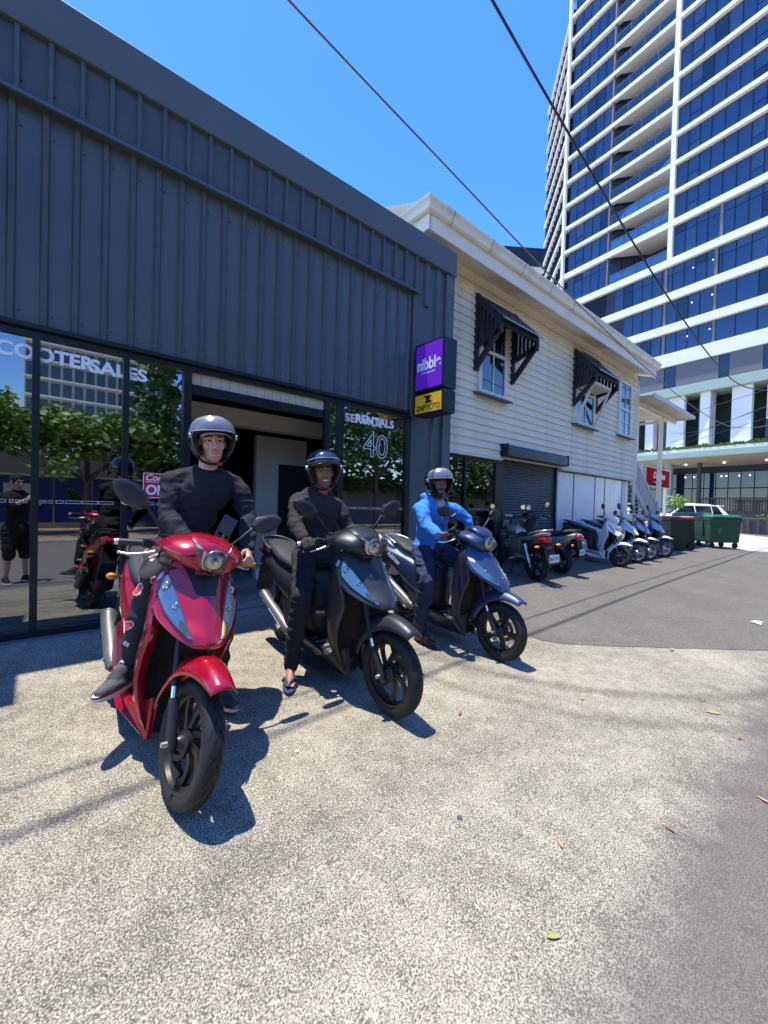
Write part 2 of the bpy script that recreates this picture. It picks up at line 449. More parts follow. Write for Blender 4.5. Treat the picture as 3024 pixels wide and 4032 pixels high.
# interior
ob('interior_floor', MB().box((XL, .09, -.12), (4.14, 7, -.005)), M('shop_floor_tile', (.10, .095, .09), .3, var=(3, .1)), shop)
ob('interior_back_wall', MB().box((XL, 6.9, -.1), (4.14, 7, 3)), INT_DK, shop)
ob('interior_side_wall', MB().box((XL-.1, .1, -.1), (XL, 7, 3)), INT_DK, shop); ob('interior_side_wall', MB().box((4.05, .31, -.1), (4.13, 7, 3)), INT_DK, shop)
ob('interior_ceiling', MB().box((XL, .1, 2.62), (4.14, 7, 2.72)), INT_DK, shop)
ob('roof', MB().box((XL, .31, 4.5), (4.94, 9, 4.6)), NAVY, shop)
ob('bulkhead_beam', MB().box((1.2, .9, 2.12), (3.6, 1.1, 2.33)), INT_GR, shop)
ob('partition', MB().box((2.43, 1.45, 0), (3.25, 1.55, 2.12)), INT_GR, shop)
ob('partition_door', MB().box((2.78, 1.40, 0.02), (3.22, 1.448, 1.72)), INT_DK, shop)
ob('door_handle', MB().box((3.05, 1.37, 1.1), (3.06, 1.39, 1.35)).box((3.085, 1.37, 1.1), (3.095, 1.39, 1.35)).box((3.12, 1.37, 1.1), (3.13, 1.39, 1.35)), M('steel_bright', (.7, .7, .7), .25, 1.0), shop)
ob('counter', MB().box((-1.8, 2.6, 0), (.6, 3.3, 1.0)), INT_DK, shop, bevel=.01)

def fit_text(name, s, mat, parent, x0, x1, z0, z1, y, bold=.02, mk=None, **kw):
    """lettering stretched to a box on a wall facing -Y (or through mk(x,z) frame)"""
    T = frame((0, 0, 0), (1, 0, 0), (0, 1, 0))
    o = text(name, s, 1.0, mat, None, T, bold=bold, **kw)
    xs = [v.co.x for v in o.data.vertices]; ys = [v.co.y for v in o.data.vertices]
    ax, bx, ay, by = min(xs), max(xs), min(ys), max(ys)
    for v in o.data.vertices:
        v.co.x = x0+(v.co.x-ax)/(bx-ax)*(x1-x0); v.co.y = z0+(v.co.y-ay)/(by-ay)*(z1-z0); v.co.z *= .3
    o.data.transform(mk if mk is not None else frame((0, y, 0), (1, 0, 0), (0, 0, 1)))
    if parent: o.parent = parent
    return o
fit_text('lettering', 'SCOOTER', WHITE_T, shop, -.335, .364, 2.236, 2.354, .0265, bold=.035)
fit_text('lettering', 'SALES', WHITE_T, shop, .325, .764, 2.226, 2.342, .0275, bold=.035)
fit_text('lettering', 'RENTALS', WHITE_T, shop, 3.165, 3.832, 2.226, 2.340, .0265, bold=.035)
fit_text('lettering', 'SERVICE', M('vinyl_pale', (.66, .66, .70), .5), shop, 3.0, 3.62, 2.215, 2.325, .0275, bold=.035)
fit_text('house_number', '40', WHITE_T, shop, 3.30, 3.725, 1.79, 2.112, .024, bold=.0, outline=.012)
# strip of outlined boxes at waist height
def boxstrip(x0, x1, seed):
    rr = random.Random(seed); mb = MB(); x = x0
    while x < x1-.03:
        wd = rr.choice((.02, .025, .05, .075, .11)); wd = min(wd, x1-x)
        z0, z1, t = 1.088, 1.113, .003
        for lo, hi in (((x, z0), (x+wd, z0+t)), ((x, z1-t), (x+wd, z1)), ((x, z0), (x+t, z1)), ((x+wd-t, z0), (x+wd, z1))):
            mb.box((lo[0], .0255, lo[1]), (hi[0], .0275, hi[1]))
        x += wd+rr.choice((.006, .012, .02))
    return mb
for a, b, s in ((-1.3, -.06, 1), (.01, .56, 2), (.63, 1.06, 3), (2.98, 4.04, 4)):
    ob('safety_strip', boxstrip(a, b, s), WHITE_T, shop)
# open sign inside the glass
sg = thing('open_sign', 'red and white open sign fixed to the shop window behind the first rider', 'sign', (.745, .0215, 1.155))
ob('board', MB().box((0, 0, 0), (.34, .006, .235)), M('sign_red', (.55, .02, .05), .5), sg)
ob('border', MB().box((.0, -.002, .0), (.34, 0, .006)).box((0, -.002, .229), (.34, 0, .235)).box((0, -.002, .006), (.006, 0, .229)).box((.334, -.002, .006), (.34, 0, .229)), WHITE_T, sg)
ob('rule', MB().box((.02, -.002, .150), (.31, 0, .1545)), WHITE_T, sg)
fit_text('lettering', 'Come in', WHITE_T, sg, .022, .31, .163, .222, -.001, bold=.02, shear=.25)
fit_text('lettering', 'OPEN', WHITE_T, sg, .025, .315, .03, .125, -.001, bold=.03)

# projecting light boxes
SGB = M('sign_case_black', (.012, .013, .015), .35, spec=.4)
PURP = M('sign_purple', (.24, .035, .66), .35, spec=.4); YEL = M('sign_yellow', (.95, .52, .04), .35, spec=.4)
def light_box(label, x0, x1, y0, y1, z0, z1, face):
    t = thing('projecting_sign', label, 'sign', (x0, y0, z0), group='light box signs on the metal shop wall')
    dx, dy, dz = x1-x0, y1-y0, z1-z0
    ob('case', MB().box((0, dy, 0), (dx, 0, dz)), SGB, t, bevel=.01)
    ob('wall_arm', MB().box((dx*.4, 0, dz*.35), (dx*.6, -y0-.012, dz*.65)), SGB, t)
    ob('face_panel', MB().box((-.004, dy+.03, .03), (.002, -.03, dz-.03)), face, t)
    return t, dx, dy, dz
t1, dx, dy, dz = light_box('purple light box sign with white lettering projecting from the shop column', 4.10, 4.36, -.09, -.645, 2.755, 3.43, PURP)
def fl(y, z): return frame((-.0055, y, z), (0, -1, 0), (0, 0, 1))
fit_text('lettering', 'nibble', WHITE_T, t1, .06, .50, .285, .455, 0, bold=.03, mk=fl(0, 0))
fit_text('strapline', 'nibble, just a little', WHITE_T, t1, .15, .40, .225, .262, 0, bold=.005, mk=fl(0, 0))
t2, dx, dy, dz = light_box('yellow light box sign with black lettering hung below the purple one', 4.105, 4.355, -.09, -.645, 2.425, 2.735, YEL)
BLT = M('vinyl_black', (.012, .01, .008), .5)
fit_text('lettering', 'ZAP', BLT, t2, .055, .235, .06, .135, 0, bold=.035, mk=fl(0, 0))
fit_text('lettering', 'MOTO', BLT, t2, .245, .50, .06, .135, 0, bold=-.008, mk=fl(0, 0))
zp = [(.19, .255), (.35, .255), (.30, .205), (.30, .195), (.37, .165), (.22, .150), (.25, .195), (.245, .215)]
ob('emblem', MB().prism([(-.0065, -a, b) for a, b in zp], (-.002, 0, 0)), BLT, t2)
ob('bracket', MB().box((.10, -.50, .30), (.13, -.47, .335)), SGB, t2)
t3, dx, dy, dz = light_box('dark projecting box sign out at the far left end of the metal shop', -.86, -.56, -.09, -.66, 3.15, 3.85, PURP)
# ================================================================ TIMBER HOUSE
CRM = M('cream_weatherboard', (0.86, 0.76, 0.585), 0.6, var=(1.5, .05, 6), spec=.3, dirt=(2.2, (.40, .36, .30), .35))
TRIM = M('cream_trim', (0.83, 0.75, 0.60), 0.5, var=(2, .05, 6), spec=.35, dirt=(3, (.45, .40, .33), .3))
GUT = M('cream_gutter', (0.84, 0.77, 0.63), 0.4, var=(2, .05, 6), spec=.4, dirt=(2.5, (.42, .37, .30), .4))
SILL = M('grey_sill', (.09, .095, .105), .6, var=(4, .1)); HOODB = M('black_hood_timber', (.014, .016, .022), .55, var=(5, .2))
WFR = M('white_window_frame', (.72, .70, .64), .5, var=(4, .04))
HGL = M('house_window_glass', (.01, .014, .022), .03, spec=.9, ior=1.7)
WPAN = M('pale_wall_panel', (.66, .67, .73), .30, spec=.5, var=(1, .05)); SHUT = M('shutter_slat_steel', (.030, .036, .044), .4, spec=.45, var=(6, .15))
BOXM = M('shutter_box_steel', (.02, .027, .036), .4, var=(3, .1))
house = thing('timber_house', 'cream weatherboard house with black window hoods beside the metal shop', 'house')
YW = 0.5; XE = 14.3; x0 = 4.97
pitch = 0.1452; nb = 22
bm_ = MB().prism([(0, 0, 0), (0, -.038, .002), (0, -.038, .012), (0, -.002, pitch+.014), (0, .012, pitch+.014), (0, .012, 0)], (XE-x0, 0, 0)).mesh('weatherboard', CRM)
for i in range(nb):
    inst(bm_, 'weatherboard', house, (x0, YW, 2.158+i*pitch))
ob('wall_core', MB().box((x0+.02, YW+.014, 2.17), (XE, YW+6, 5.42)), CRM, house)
ob('bottom_trim', MB().box((x0, YW-.035, 2.118), (7.2, YW+.1, 2.156)), TRIM, house); ob('bottom_trim', MB().box((9.66, YW-.03, 2.128), (XE, YW+.1, 2.156)), TRIM, house)
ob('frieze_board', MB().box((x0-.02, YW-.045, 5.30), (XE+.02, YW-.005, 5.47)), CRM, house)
ob('corner_board', MB().box((XE-.06, YW-.035, 2.0), (XE+.04, YW+.03, 5.30)), TRIM, house)
ob('corner_board', MB().box((4.90, YW-.03, 4.6), (4.972, YW+.03, 5.45)), TRIM, house)
dp = MB().tube([(XE+.09, YW-.02, 5.25), (XE+.09, YW-.04, 5.0), (XE+.09, YW-.04, 2.25), (XE+.02, YW-.04, 2.1), (XE+.02, YW-.04, .05)], .045, 8)
ob('downpipe', dp, TRIM, house, smooth=60)
# side wall seen over the shop parapet
for i in range(8):
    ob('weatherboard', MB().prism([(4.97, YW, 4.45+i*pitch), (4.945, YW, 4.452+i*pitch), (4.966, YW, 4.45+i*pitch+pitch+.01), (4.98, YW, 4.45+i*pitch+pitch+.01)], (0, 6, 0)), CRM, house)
# eaves: soffit boards, fascia, gutter
ye = 0.03
ob('soffit', MB().prism([(4.42, ye, 5.30), (4.42, YW+.02, 5.465), (4.42, YW+.02, 5.49), (4.42, ye, 5.325)], (10.0, 0, 0)), TRIM, house)
ob('soffit', MB().prism([(4.42, ye, 5.30), (4.98, ye, 5.465), (4.98, ye, 5.49), (4.42, ye, 5.325)], (0, 6, 0)), TRIM, house)
for i in range(10):
    x = 5.1+i*.98
    ob('rafter_strip', MB().bar((x, ye+.01, 5.298), (x, YW, 5.452), .03, .016), TRIM, house)
ob('fascia', MB().box((4.40, ye-.045, 5.265), (14.44, ye-.002, 5.50)), TRIM, house, bevel=.005)
ob('fascia', MB().box((4.375, ye-.045, 5.265), (4.42, 6, 5.50)), TRIM, house, bevel=.005)
ob('bead_moulding', MB().box((4.97, YW-.07, 5.262), (XE, YW-.035, 5.298)), TRIM, house, bevel=.008)
gp = [(0, 5.50), (-.035, 5.49), (-.07, 5.51), (-.085, 5.56), (-.10, 5.60), (-.125, 5.625), (-.13, 5.66), (-.118, 5.665), (-.112, 5.64), (-.09, 5.615), (0, 5.60)]
g = MB().loft([[(4.36 if False else 4.375-(-a), ye-.046+a, z) for a, z in gp], [(14.46, ye-.046+a, z) for a, z in gp]])
ob('gutter', g, GUT, house, smooth=35)
g2 = MB().loft([[(4.374+a, ye-.046+a, z) for a, z in gp], [(4.374+a, 6, z) for a, z in gp]])
ob('gutter', g2, GUT, house, smooth=35)
gj = MB().loft([[(0, a-.004, z-.002) for a, z in gp], [(.022, a-.004, z-.002) for a, z in gp]]).mesh('gutter_strap', M('gutter_strap', (.42, .38, .31), .5))
for i in range(10): inst(gj, 'gutter_strap', house, (4.8+i*1.0, ye-.046, 0))
ob('roof', MB().prism([(4.36, -.05, 5.62), (4.36, 4.2, 7.4), (4.36, 4.2, 7.45), (4.36, -.05, 5.66)], (10.1, 0, 0)), M('roof_sheet', (.45, .45, .46), .4), house)
ob('gutter_plant', MB().add([(8.35, -.10, 5.66), (8.40, -.13, 5.80), (8.44, -.10, 5.67), (8.47, -.12, 5.77), (8.50, -.09, 5.66)], [(0, 1, 2), (2, 3, 4)]), M('weed_green', (.12, .3, .05), .6), house)

def sash_window(xa, xb, za, zb, cols, rows, zmid=None):
    wf = ob('window', MB().box((xa, YW-.055, za), (xb, YW-.012, zb)), HGL, house)
    fr = MB(); t = .075
    fr.box((xa-t, YW-.085, za-.02), (xa+.01, YW-.01, zb+.06)).box((xb-.01, YW-.085, za-.02), (xb+t, YW-.01, zb+.06))
    fr.box((xa+.01, YW-.083, zb-.02), (xb-.01, YW-.01, zb+.06)).box((xa+.01, YW-.083, za-.02), (xb-.01, YW-.01, za+.05))
    o = ob('frame', fr, WFR, wf, bevel=.004)
    if zmid: ob('meeting_rail', MB().box((xa+.01, YW-.08, zmid-.03), (xb-.01, YW-.05, zmid+.03)), WFR, wf)
    for i in range(1, cols):
        x = xa+(xb-xa)*i/cols; ob('glazing_bar', MB().box((x-.012, YW-.074, za+.05), (x+.012, YW-.05, zb-.02)), WFR, wf)
    for i in range(1, rows):
        z = za+(zb-za)*i/rows
        if zmid and abs(z-zmid) < .1: continue
        ob('glazing_bar', MB().box((xa+.01, YW-.072, z-.011), (xb-.01, YW-.05, z+.011)), WFR, wf)
    ob('sill', MB().prism([(xa-.16, YW-.17, za-.085), (xa-.16, YW, za-.06), (xa-.16, YW, za-.02), (xa-.16, YW-.17, za-.05)], (xb-xa+.32, 0, 0)), SILL, wf, bevel=.004)
    return wf
sash_window(6.34, 7.10, 3.34, 4.92, 2, 1, 4.13)
sash_window(10.24, 11.20, 3.34, 4.92, 2, 1, 4.13)
sash_window(12.97, 13.74, 3.42, 4.95, 2, 4, 4.18)
# opened awning sash with two stays under the second hood
pf = ob('open_sash', MB().bar((10.22, .42, 4.24), (10.22, .06, 4.27), .05).bar((11.24, .42, 4.24), (11.24, .06, 4.27), .05).bar((10.2, .06, 4.27), (11.26, .06, 4.27), .06).bar((10.2, .42, 4.24), (11.26, .42, 4.24), .05), WFR, house)
ob('sash_board', MB().box((10.25, .07, 4.235), (11.22, .42, 4.25)), WFR, pf)
ob('stay', MB().bar((10.22, .41, 3.36), (10.24, .07, 4.25), .045), WFR, pf); ob('stay', MB().bar((11.22, .41, 3.36), (11.24, .07, 4.25), .045), WFR, pf)
ob('blind', MB().box((10.27, YW-.062, 4.2), (10.8, YW-.056, 4.85)), M('brown_blind', (.35, .14, .05), .7), house)

SHEET = M('hood_sheet', (.018, .02, .028), .45, var=(4, .2)); LIP = M('galvanised_lip', (.62, .63, .62), .35, .6)
def hood(xa, xb, zt, zb, zo, yo):
    """timber window hood: two slatted brackets and a corrugated sheet"""
    h = ob('window_hood', MB().bar((xa, yo, zo), (xb, yo, zo), .07, .09), HOODB, house)
    for x in (xa, xb):
        br = MB().bar((x, YW-.045, zb), (x, YW-.045, zt), .075, .075)
        br.bar((x, YW-.05, zt-.05), (x, yo, zo), .06, .10).bar((x, YW-.05, zb+.45), (x, yo+.02, zo-.13), .055, .09)
        br.bar((x, YW-.05, zb+.05), (x, yo+.02, zo-.13), .055, .10).bar((x, yo, zo+.03), (x, yo, zo-.2), .06, .07)
        ob('bracket', br, HOODB, h)
        n = 6
        for i in range(n):
            s = (i+.7)/n; y = (YW-.06)+(yo-(YW-.06))*s
            z1 = zt-.06+(zo-zt+.06)*s; z0 = zb+.45+(zo-.13-zb-.45)*s
            if z1-z0 > .05: ob('slat', MB().box((x-.014, y-.030, z0), (x+.014, y+.030, z1)), HOODB, h)
    sh = MB(); nx = 72
    rings = []
    for i in range(nx+1):
        x = xa-.07+(xb-xa+.14)*i/nx; dz = .012*sin(i*pi/3*2)
        rings.append([(x, YW-.02, zt+.02+dz), (x, yo-.10, zo+.015+dz), (x, yo-.10, zo+.022+dz), (x, YW-.02, zt+.028+dz)])
    ob('corrugated_sheet', sh.loft(rings), SHEET, h, smooth=60)
    lp = MB(); rings = []
    for i in range(nx+1):
        x = xa-.07+(xb-xa+.14)*i/nx; dz = .012*sin(i*pi/3*2)
        rings.append([(x, yo-.101, zo+.023+dz), (x, yo-.115, zo+.012+dz), (x, yo-.115, zo+.020+dz), (x, yo-.101, zo+.032+dz)])
    ob('sheet_lip', lp.loft(rings), LIP, h)
hood(6.19, 7.40, 5.11, 3.70, 4.44, -.07)
hood(10.11, 11.36, 5.13, 3.74, 4.45, -.07)
ob('hood_flashing', MB().box((10.5, .40, 5.16), (12.6, .47, 5.20)), TRIM, house)

# lower level: glazing, roller shutter, pale panels
YL = 0.60
GL2 = glass_mat('house_shop_glass', (.35, .38, .36), 0.2)
ob('lower_wall', MB().box((4.96, YL+.4, -.02), (7.2, YL+.5, 2.12)).box((4.96, YL+.05, -.02), (5.0, YL+.4, 2.12)), INT_DK, house)
lf = MB().box((4.96, YL-.04, 2.06), (7.2, YL+.03, 2.118)).box((4.96, YL-.04, 0.0), (7.2, YL+.03, .08))
for a, b in ((6.10, 6.15), (4.96, 5.0), (7.08, 7.34)): lf.box((a, YL-.045, .0), (b, YL+.035, 2.11))
ob('glazing_frame', lf, BLK, house)
for a, b in ((5.0, 6.10), (6.15, 7.08)): ob('glass_pane', MB().box((a, YL-.005, .08), (b, YL+.002, 2.06)), GL2, house)
ob('safety_strip', MB().box((6.3, YL-.008, 1.10), (6.95, YL-.0055, 1.103)).box((6.3, YL-.008, 1.13), (6.95, YL-.0055, 1.133)), WHITE_T, house)
ob('poster', MB().box((5.05, YL+.01, 1.4), (5.35, YL+.012, 1.75)), M('poster_blue', (.12, .2, .5), .5), house)
slat = MB().prism([(0, 0, 0), (0, -.012, .012), (0, -.014, .03), (0, -.004, .052), (0, .004, .058), (0, .01, .03)], (2.24, 0, 0)).mesh('slat', SHUT)
rs = ob('roller_shutter', MB().box((7.34, YL-.03, -.02), (7.40, YL+.02, 2.24)).box((9.56, YL-.05, -.02), (9.63, YL+.02, 2.2)), BLK, house)
for i in range(38): inst(slat, 'slat', rs, (7.36, YL, .0+i*.058))
ob('shutter_box', MB().prism([(7.12, .30, 2.20), (7.12, .30, 2.40), (7.12, .34, 2.43), (7.12, .50, 2.43), (7.12, .50, 2.19)], (2.50, 0, 0)), BOXM, house, bevel=.006)
ob('shutter_box_end', MB().box((7.095, .29, 2.185), (7.119, .50, 2.44)).box((9.621, .29, 2.185), (9.64, .50, 2.44)), BLK, house)
ob('panel_backing', MB().box((9.63, YL+.012, -.02), (14.30, YL+.1, 2.127)), BLK, house)
xs = [9.66, 10.56, 11.83, 12.48, 13.75, 14.25]
for a, b in zip(xs, xs[1:]): ob('wall_panel', MB().box((a+.034, YL-.006, .03), (b-.034, YL+.012, 2.09)), WPAN, house, bevel=.004)
rebase(house, (4.9, .5, 0))

# porch at the end of the house
STM = M('stair_grey_paint', (.42, .42, .43), .5, var=(3, .06)); 
porch = thing('timber_porch', 'small porch roof on a slim post at the end of the house', 'porch')
ob('post', MB().box((17.15, .55, -.1), (17.27, .67, 4.62)), TRIM, porch)
ob('beam', MB().box((14.32, .55, 4.56), (18.75, .63, 4.70)), TRIM, porch); ob('beam', MB().box((14.32, 1.9, 4.56), (18.75, 1.98, 4.70)), TRIM, porch)
us = MB(); rings = []
for i in range(91):
    x = 14.32+4.5*i/90; dz = .015*sin(i*2*pi/3)
    rings.append([(x, .02, 4.74+dz), (x, 2.4, 4.90+dz), (x, 2.4, 4.91+dz), (x, .02, 4.75+dz)])
ob('roof_sheet', us.loft(rings), M('porch_underside', (.52, .48, .40), .6, var=(2, .12)), porch)
ob('fascia', MB().box((14.32, -.03, 4.70), (18.84, .018, 4.80)).box((18.81, .018, 4.70), (18.84, 2.4, 4.80)), M('porch_fascia', (.55, .57, .6), .5), porch)
ob('gutter_bend', MB().tube([(14.3, 2.2, 4.5), (14.8, 2.2, 4.45), (15.0, 2.2, 4.52)], .06, 8), TRIM, porch, smooth=60)
rebase(porch, (17.2, .6, 0))
st = thing('stair', 'grey timber stair with baluster railing descending behind the parked scooters', 'stair')
a, b = V((14.6, .62, 3.02)), V((17.0, .62, 1.42))
ob('handrail', MB().bar(a, b, .06, .09), STM, st); ob('stringer', MB().bar(a-V((0, 0, .92)), b-V((0, 0, .92)), .06, .22), STM, st)
ob('stringer', MB().bar(a-V((0, -1, .92)), b-V((0, -1, .92)), .06, .22), STM, st)
for i in range(15):
    p = a.lerp(b, (i+.5)/15); ob('baluster', MB().box((p.x-.03, .60, p.z-.85), (p.x+.03, .64, p.z-.02)), STM, st)
for i in range(11):
    p = a.lerp(b, (i+.5)/11); ob('tread', MB().box((p.x-.12, .66, p.z-.92), (p.x+.12, 1.58, p.z-.88)), STM, st)
ob('newel', MB().box((16.97, .57, .0), (17.07, .67, 1.55)), STM, st)
rebase(st, (15.8, .9, 0))
rs_ = thing('red_sign', 'red sign board with white script lettering behind the porch post', 'sign', (17.1, 1.0, 0))
ob('board', MB().box((0, 0, 2.16), (2.75, .05, 2.84)), M('sign_red2', (.55, .015, .015), .9, spec=.05), rs_)
ob('frame', MB().box((-.05, -.01, 2.13), (0, .06, 2.87)).box((2.75, -.01, 2.13), (2.85, .06, 2.87)).box((0, -.01, 2.13), (2.75, .06, 2.16)).box((0, -.01, 2.84), (2.75, .06, 2.87)), WFR, rs_)
ob('sign_post', MB().box((-.15, .06, 0), (-.05, .16, 2.9)), WFR, rs_); ob('sign_post', MB().box((2.6, .06, 0), (2.72, .16, 2.5)), WFR, rs_)
fit_text('lettering', 'Dougies', WHITE_T, rs_, .8, 2.2, 2.38, 2.72, -.003, bold=.03, shear=.3)
ob('underline', MB().box((.85, -.006, 2.31), (1.9, -.002, 2.335)), WHITE_T, rs_)
# ================================================================ GLASS TOWER
TW = M('tower_white', (.78, .77, .73), .6, var=(.3, .04)); TSOF = M('tower_soffit', (.70, .67, .60), .8, var=(.2, .05))
TGL = M('tower_blue_glass', (.009, .027, .085), .06, spec=.8, ior=1.6, var=(.25, .35, 2)); TGD = M('tower_dark_glass', (.006, .015, .04), .06, spec=.7, ior=1.55)
TGC = M('tower_curtained_glass', (.022, .045, .105), .10, spec=.8, ior=1.55, var=(.6, .3)); TBACK = M('tower_mullion', (.015, .022, .05), .5); TGREY = M('tower_grey_column', (.16, .15, .17), .6); TPAN = M('tower_grey_panel', (.13, .135, .155), .7)
GRN = M('tower_sage_band', (.34, .43, .35), .6, var=(.3, .04)); GRD = M('tower_green_recess', (.02, .035, .022), .8)
BALG = glass_mat('balustrade_glass', (.62, .80, .86), .10)
hfv = V((cos(YAW), sin(YAW), 0)); hrv = V((sin(YAW), -cos(YAW), 0))
dm = -((hfv*F_PX+hrv*-1032).normalized()); ty = V((-dm.y, dm.x, 0))
TM = Mx((dm, ty, V((0, 0, 1)))).transposed().to_4x4(); TM.translation = V((51.92, 22.4, 0))
tower = thing('glass_tower', 'tall blue glass tower with white floor bands and triangular balconies', 'tower', mat4=TM)
dz = .22
tops = [z+dz for z in (79.6, 76.6, 73.6, 70.6, 67.6, 64.55, 61.55, 58.5, 55.5, 52.5, 49.5, 46.5, 43.5, 40.5, 37.55, 34.5)]
thick = {31.72: .66, 27.75: .75, 24.2: .82, 20.85: .85, 17.8: 1.35}
UR = 27.0
lm = [.58, 1.54, 2.61, 3.71, 4.73, 5.78]
rm = [12.78, 13.8, 14.78, 15.72, 16.78, 17.84, 18.85, 19.83, 20.9, 21.95, 23.0, 24.0, 25.0]
slabs = [(z, .42) for z in tops]+list(thick.items())
for z, t in slabs:
    a = .22 if z > 25 else 3.0
    ob('floor_band', MB().prism([(a, -.02, z), (UR, -.02, z), (UR, .55, z), (a+.25, .55, z), (a-.55, 1.2, z), (a-.7, .9, z)], (0, 0, -t)), TW, tower, bevel=.03)
# core behind the glass
core = MB().box((.45, .42, 14), (5.78, 9, 82)).box((12.6, .42, 14), (UR, 9, 82)).box((5.78, 3.2, 27.7), (12.6, 9, 82)).box((3, .42, 14), (12.7, 9, 27.8))
core.prism([(5.78, .42, 27.7), (8.7, 3.2, 27.7), (5.78, 3.2, 27.7)], (0, 0, 54))
ob('core', core, TBACK, tower)
npane = 0
def panes(ms, z0, z1, transom=None, openers=(), y=.36, skip=None):
    global npane
    for i, (a, b) in enumerate(zip(ms, ms[1:])):
        segs = [(z0, z1)]
        if transom: segs = [(z0, transom-.04), (transom+.04, z1)]
        elif i in openers: segs = [(z0, z0+1.0), (z0+1.08, z1)]
        for s0, s1 in segs:
            pbox('window_pane', (TGC if random.random() < .16 else TGD if random.random() < .10 else TGL), tower, (a+.05, y, s0), (b-.05, y+.05, s1)); npane += 1
zz = sorted([s for s in slabs], reverse=True)
for (zt, tt), (zb, tb) in zip(zz, zz[1:]):
    z0, z1 = zb, zt-tt
    if zb >= 27.7:
        if zb > 74: continue
        low = zb < 28
        if low: panes(lm, z0, z1, z1-.85); panes(rm, z0, z1, z1-.85)
        else: panes(lm, z0, z1, None, (1,)); panes(rm, z0, z1, None, (1, 6))
    elif zb > 24: panes([6.8, 7.8, 8.8, 9.8, 10.8, 11.8, 12.78, 13.83, 14.82, 15.76, 16.75, 17.0, 18.05, 19.2, 20.34, 21.5, 22.7, 24], z0, z1, z1-.85)
    elif zb > 17: panes([7.9, 8.9, 9.9, 10.9, 11.9, 12.3, 13.3, 14.3, 15.3, 16.4, 16.65, 18.2, 19.8, 21.4, 23.0], z0, z1)
for (a, b) in ((12.02, 12.3), (16.42, 16.68)):
    ob('column', MB().box((a, .25, 17.0), (b, .34, 27.3)), TGREY, tower)
ob('column', MB().box((16.72, .25, 27.75), (16.98, .34, 31.2)), TGREY, tower)
ob('column', MB().box((5.80, .06, 27.7), (5.98, .40, 82)), TGREY, tower)
# corner pillar and wing wall
ob('corner_pillar', MB().prism([(-.55, .35, 20), (.10, -.12, 20), (.16, .2, 20), (-.35, .75, 20)], (0, 0, 62)), TW, tower)
ob('wing_wall', MB().prism([(12.30, .0, 27.75), (12.74, -.005, 27.75), (12.74, .45, 27.75), (12.36, 3.2, 27.75), (12.10, 3.2, 27.75)], (0, 0, 54)), TW, tower)
# balconies
rail = M('balcony_rail', (.06, .08, .11), .5)
for (zt, tt), (zb, tb) in zip(zz, zz[1:]):
    if zb < 27.7 or zb > 74: continue
    ob('balcony_soffit', MB().prism([(5.95, .0, zt-tt-.02), (12.3, .0, zt-tt-.02), (12.2, 3.2, zt-tt-.02), (9.1, 3.2, zt-tt-.02)], (0, 0, .3)), TSOF, tower)
    ob('balustrade', MB().box((6.15, .10, zb+.02), (12.25, .13, zb+1.15)), BALG, tower)
    rl = MB().box((6.15, .08, zb+1.0), (12.25, .15, zb+1.05))
    for u in (6.15, 7.7, 9.2, 10.7, 12.22): rl.box((u-.03, .07, zb), (u+.03, .16, zb+1.2))
    ob('balustrade_rail', rl, rail, tower)
    for q in range(3):
        s0 = V((6.0+q*.95, .45+q*.90, zb)); s1 = V((6.0+(q+1)*.95-.08, .45+(q+1)*.90-.08, zb))
        ob('balcony_door', MB().prism([s0, s1, s1+V((-.03, .03, 0)), s0+V((-.03, .03, 0))], (0, 0, zt-tt-zb-.1)), TGD, tower)
# left face
ld = (hfv*F_PX+hrv*280).normalized(); l2 = V((ld.dot(dm), ld.dot(ty), 0)); ln = V((-l2.y, l2.x, 0));  ln = ln if ln.y < 0 or True else -ln
if (TM.to_3x3() @ ln).dot(CAM-TM.translation) < 0: ln = -ln
o0 = V((-.42, .42, 0))
for z, t in slabs:
    if z > 66.5 or z < 24: continue
    p = o0+l2*.1; q = o0+l2*12.6
    ob('floor_band', MB().prism([p+ln*.12+V((0, 0, z+.1)), q+ln*.12+V((0, 0, z+.1)), q-ln*.5+V((0, 0, z+.1)), p-ln*.5+V((0, 0, z+.1))], (0, 0, -.42)), TW, tower)
p = o0; q = o0+l2*12.5
ob('side_core', MB().prism([p-ln*.35, q-ln*.35, q-ln*5, p-ln*5], (0, 0, 66.3)), TBACK, tower)
for (zt, tt), (zb, tb) in zip(zz, zz[1:]):
    if zt > 66.5 or zb < 24: continue
    for k in range(10):
        a_ = o0+l2*(.25+k*1.23); b_ = o0+l2*(.25+k*1.23+1.12)
        f_ = MB().prism([a_-ln*.30+V((0, 0, zb+.1)), b_-ln*.30+V((0, 0, zb+.1)), b_-ln*.33+V((0, 0, zb+.1)), a_-ln*.33+V((0, 0, zb+.1))], (0, 0, zt-tt-zb))
        if k == 0 and zb == zz[6][0]: pass
        ob('window_pane', f_, M('tower_grey_glass', (.045, .05, .085), .08, spec=.7, ior=1.5), tower)
    fins = MB()
    for k in range(11):
        a_ = o0+l2*(.2+k*1.23); fins.prism([a_-ln*.1+V((0, 0, zb+.1)), a_+l2*.06-ln*.1+V((0, 0, zb+.1)), a_+l2*.06-ln*.3+V((0, 0, zb+.1)), a_-ln*.3+V((0, 0, zb+.1))], (0, 0, zt-tt-zb))
    ob('mullion', fins, TBACK, tower)
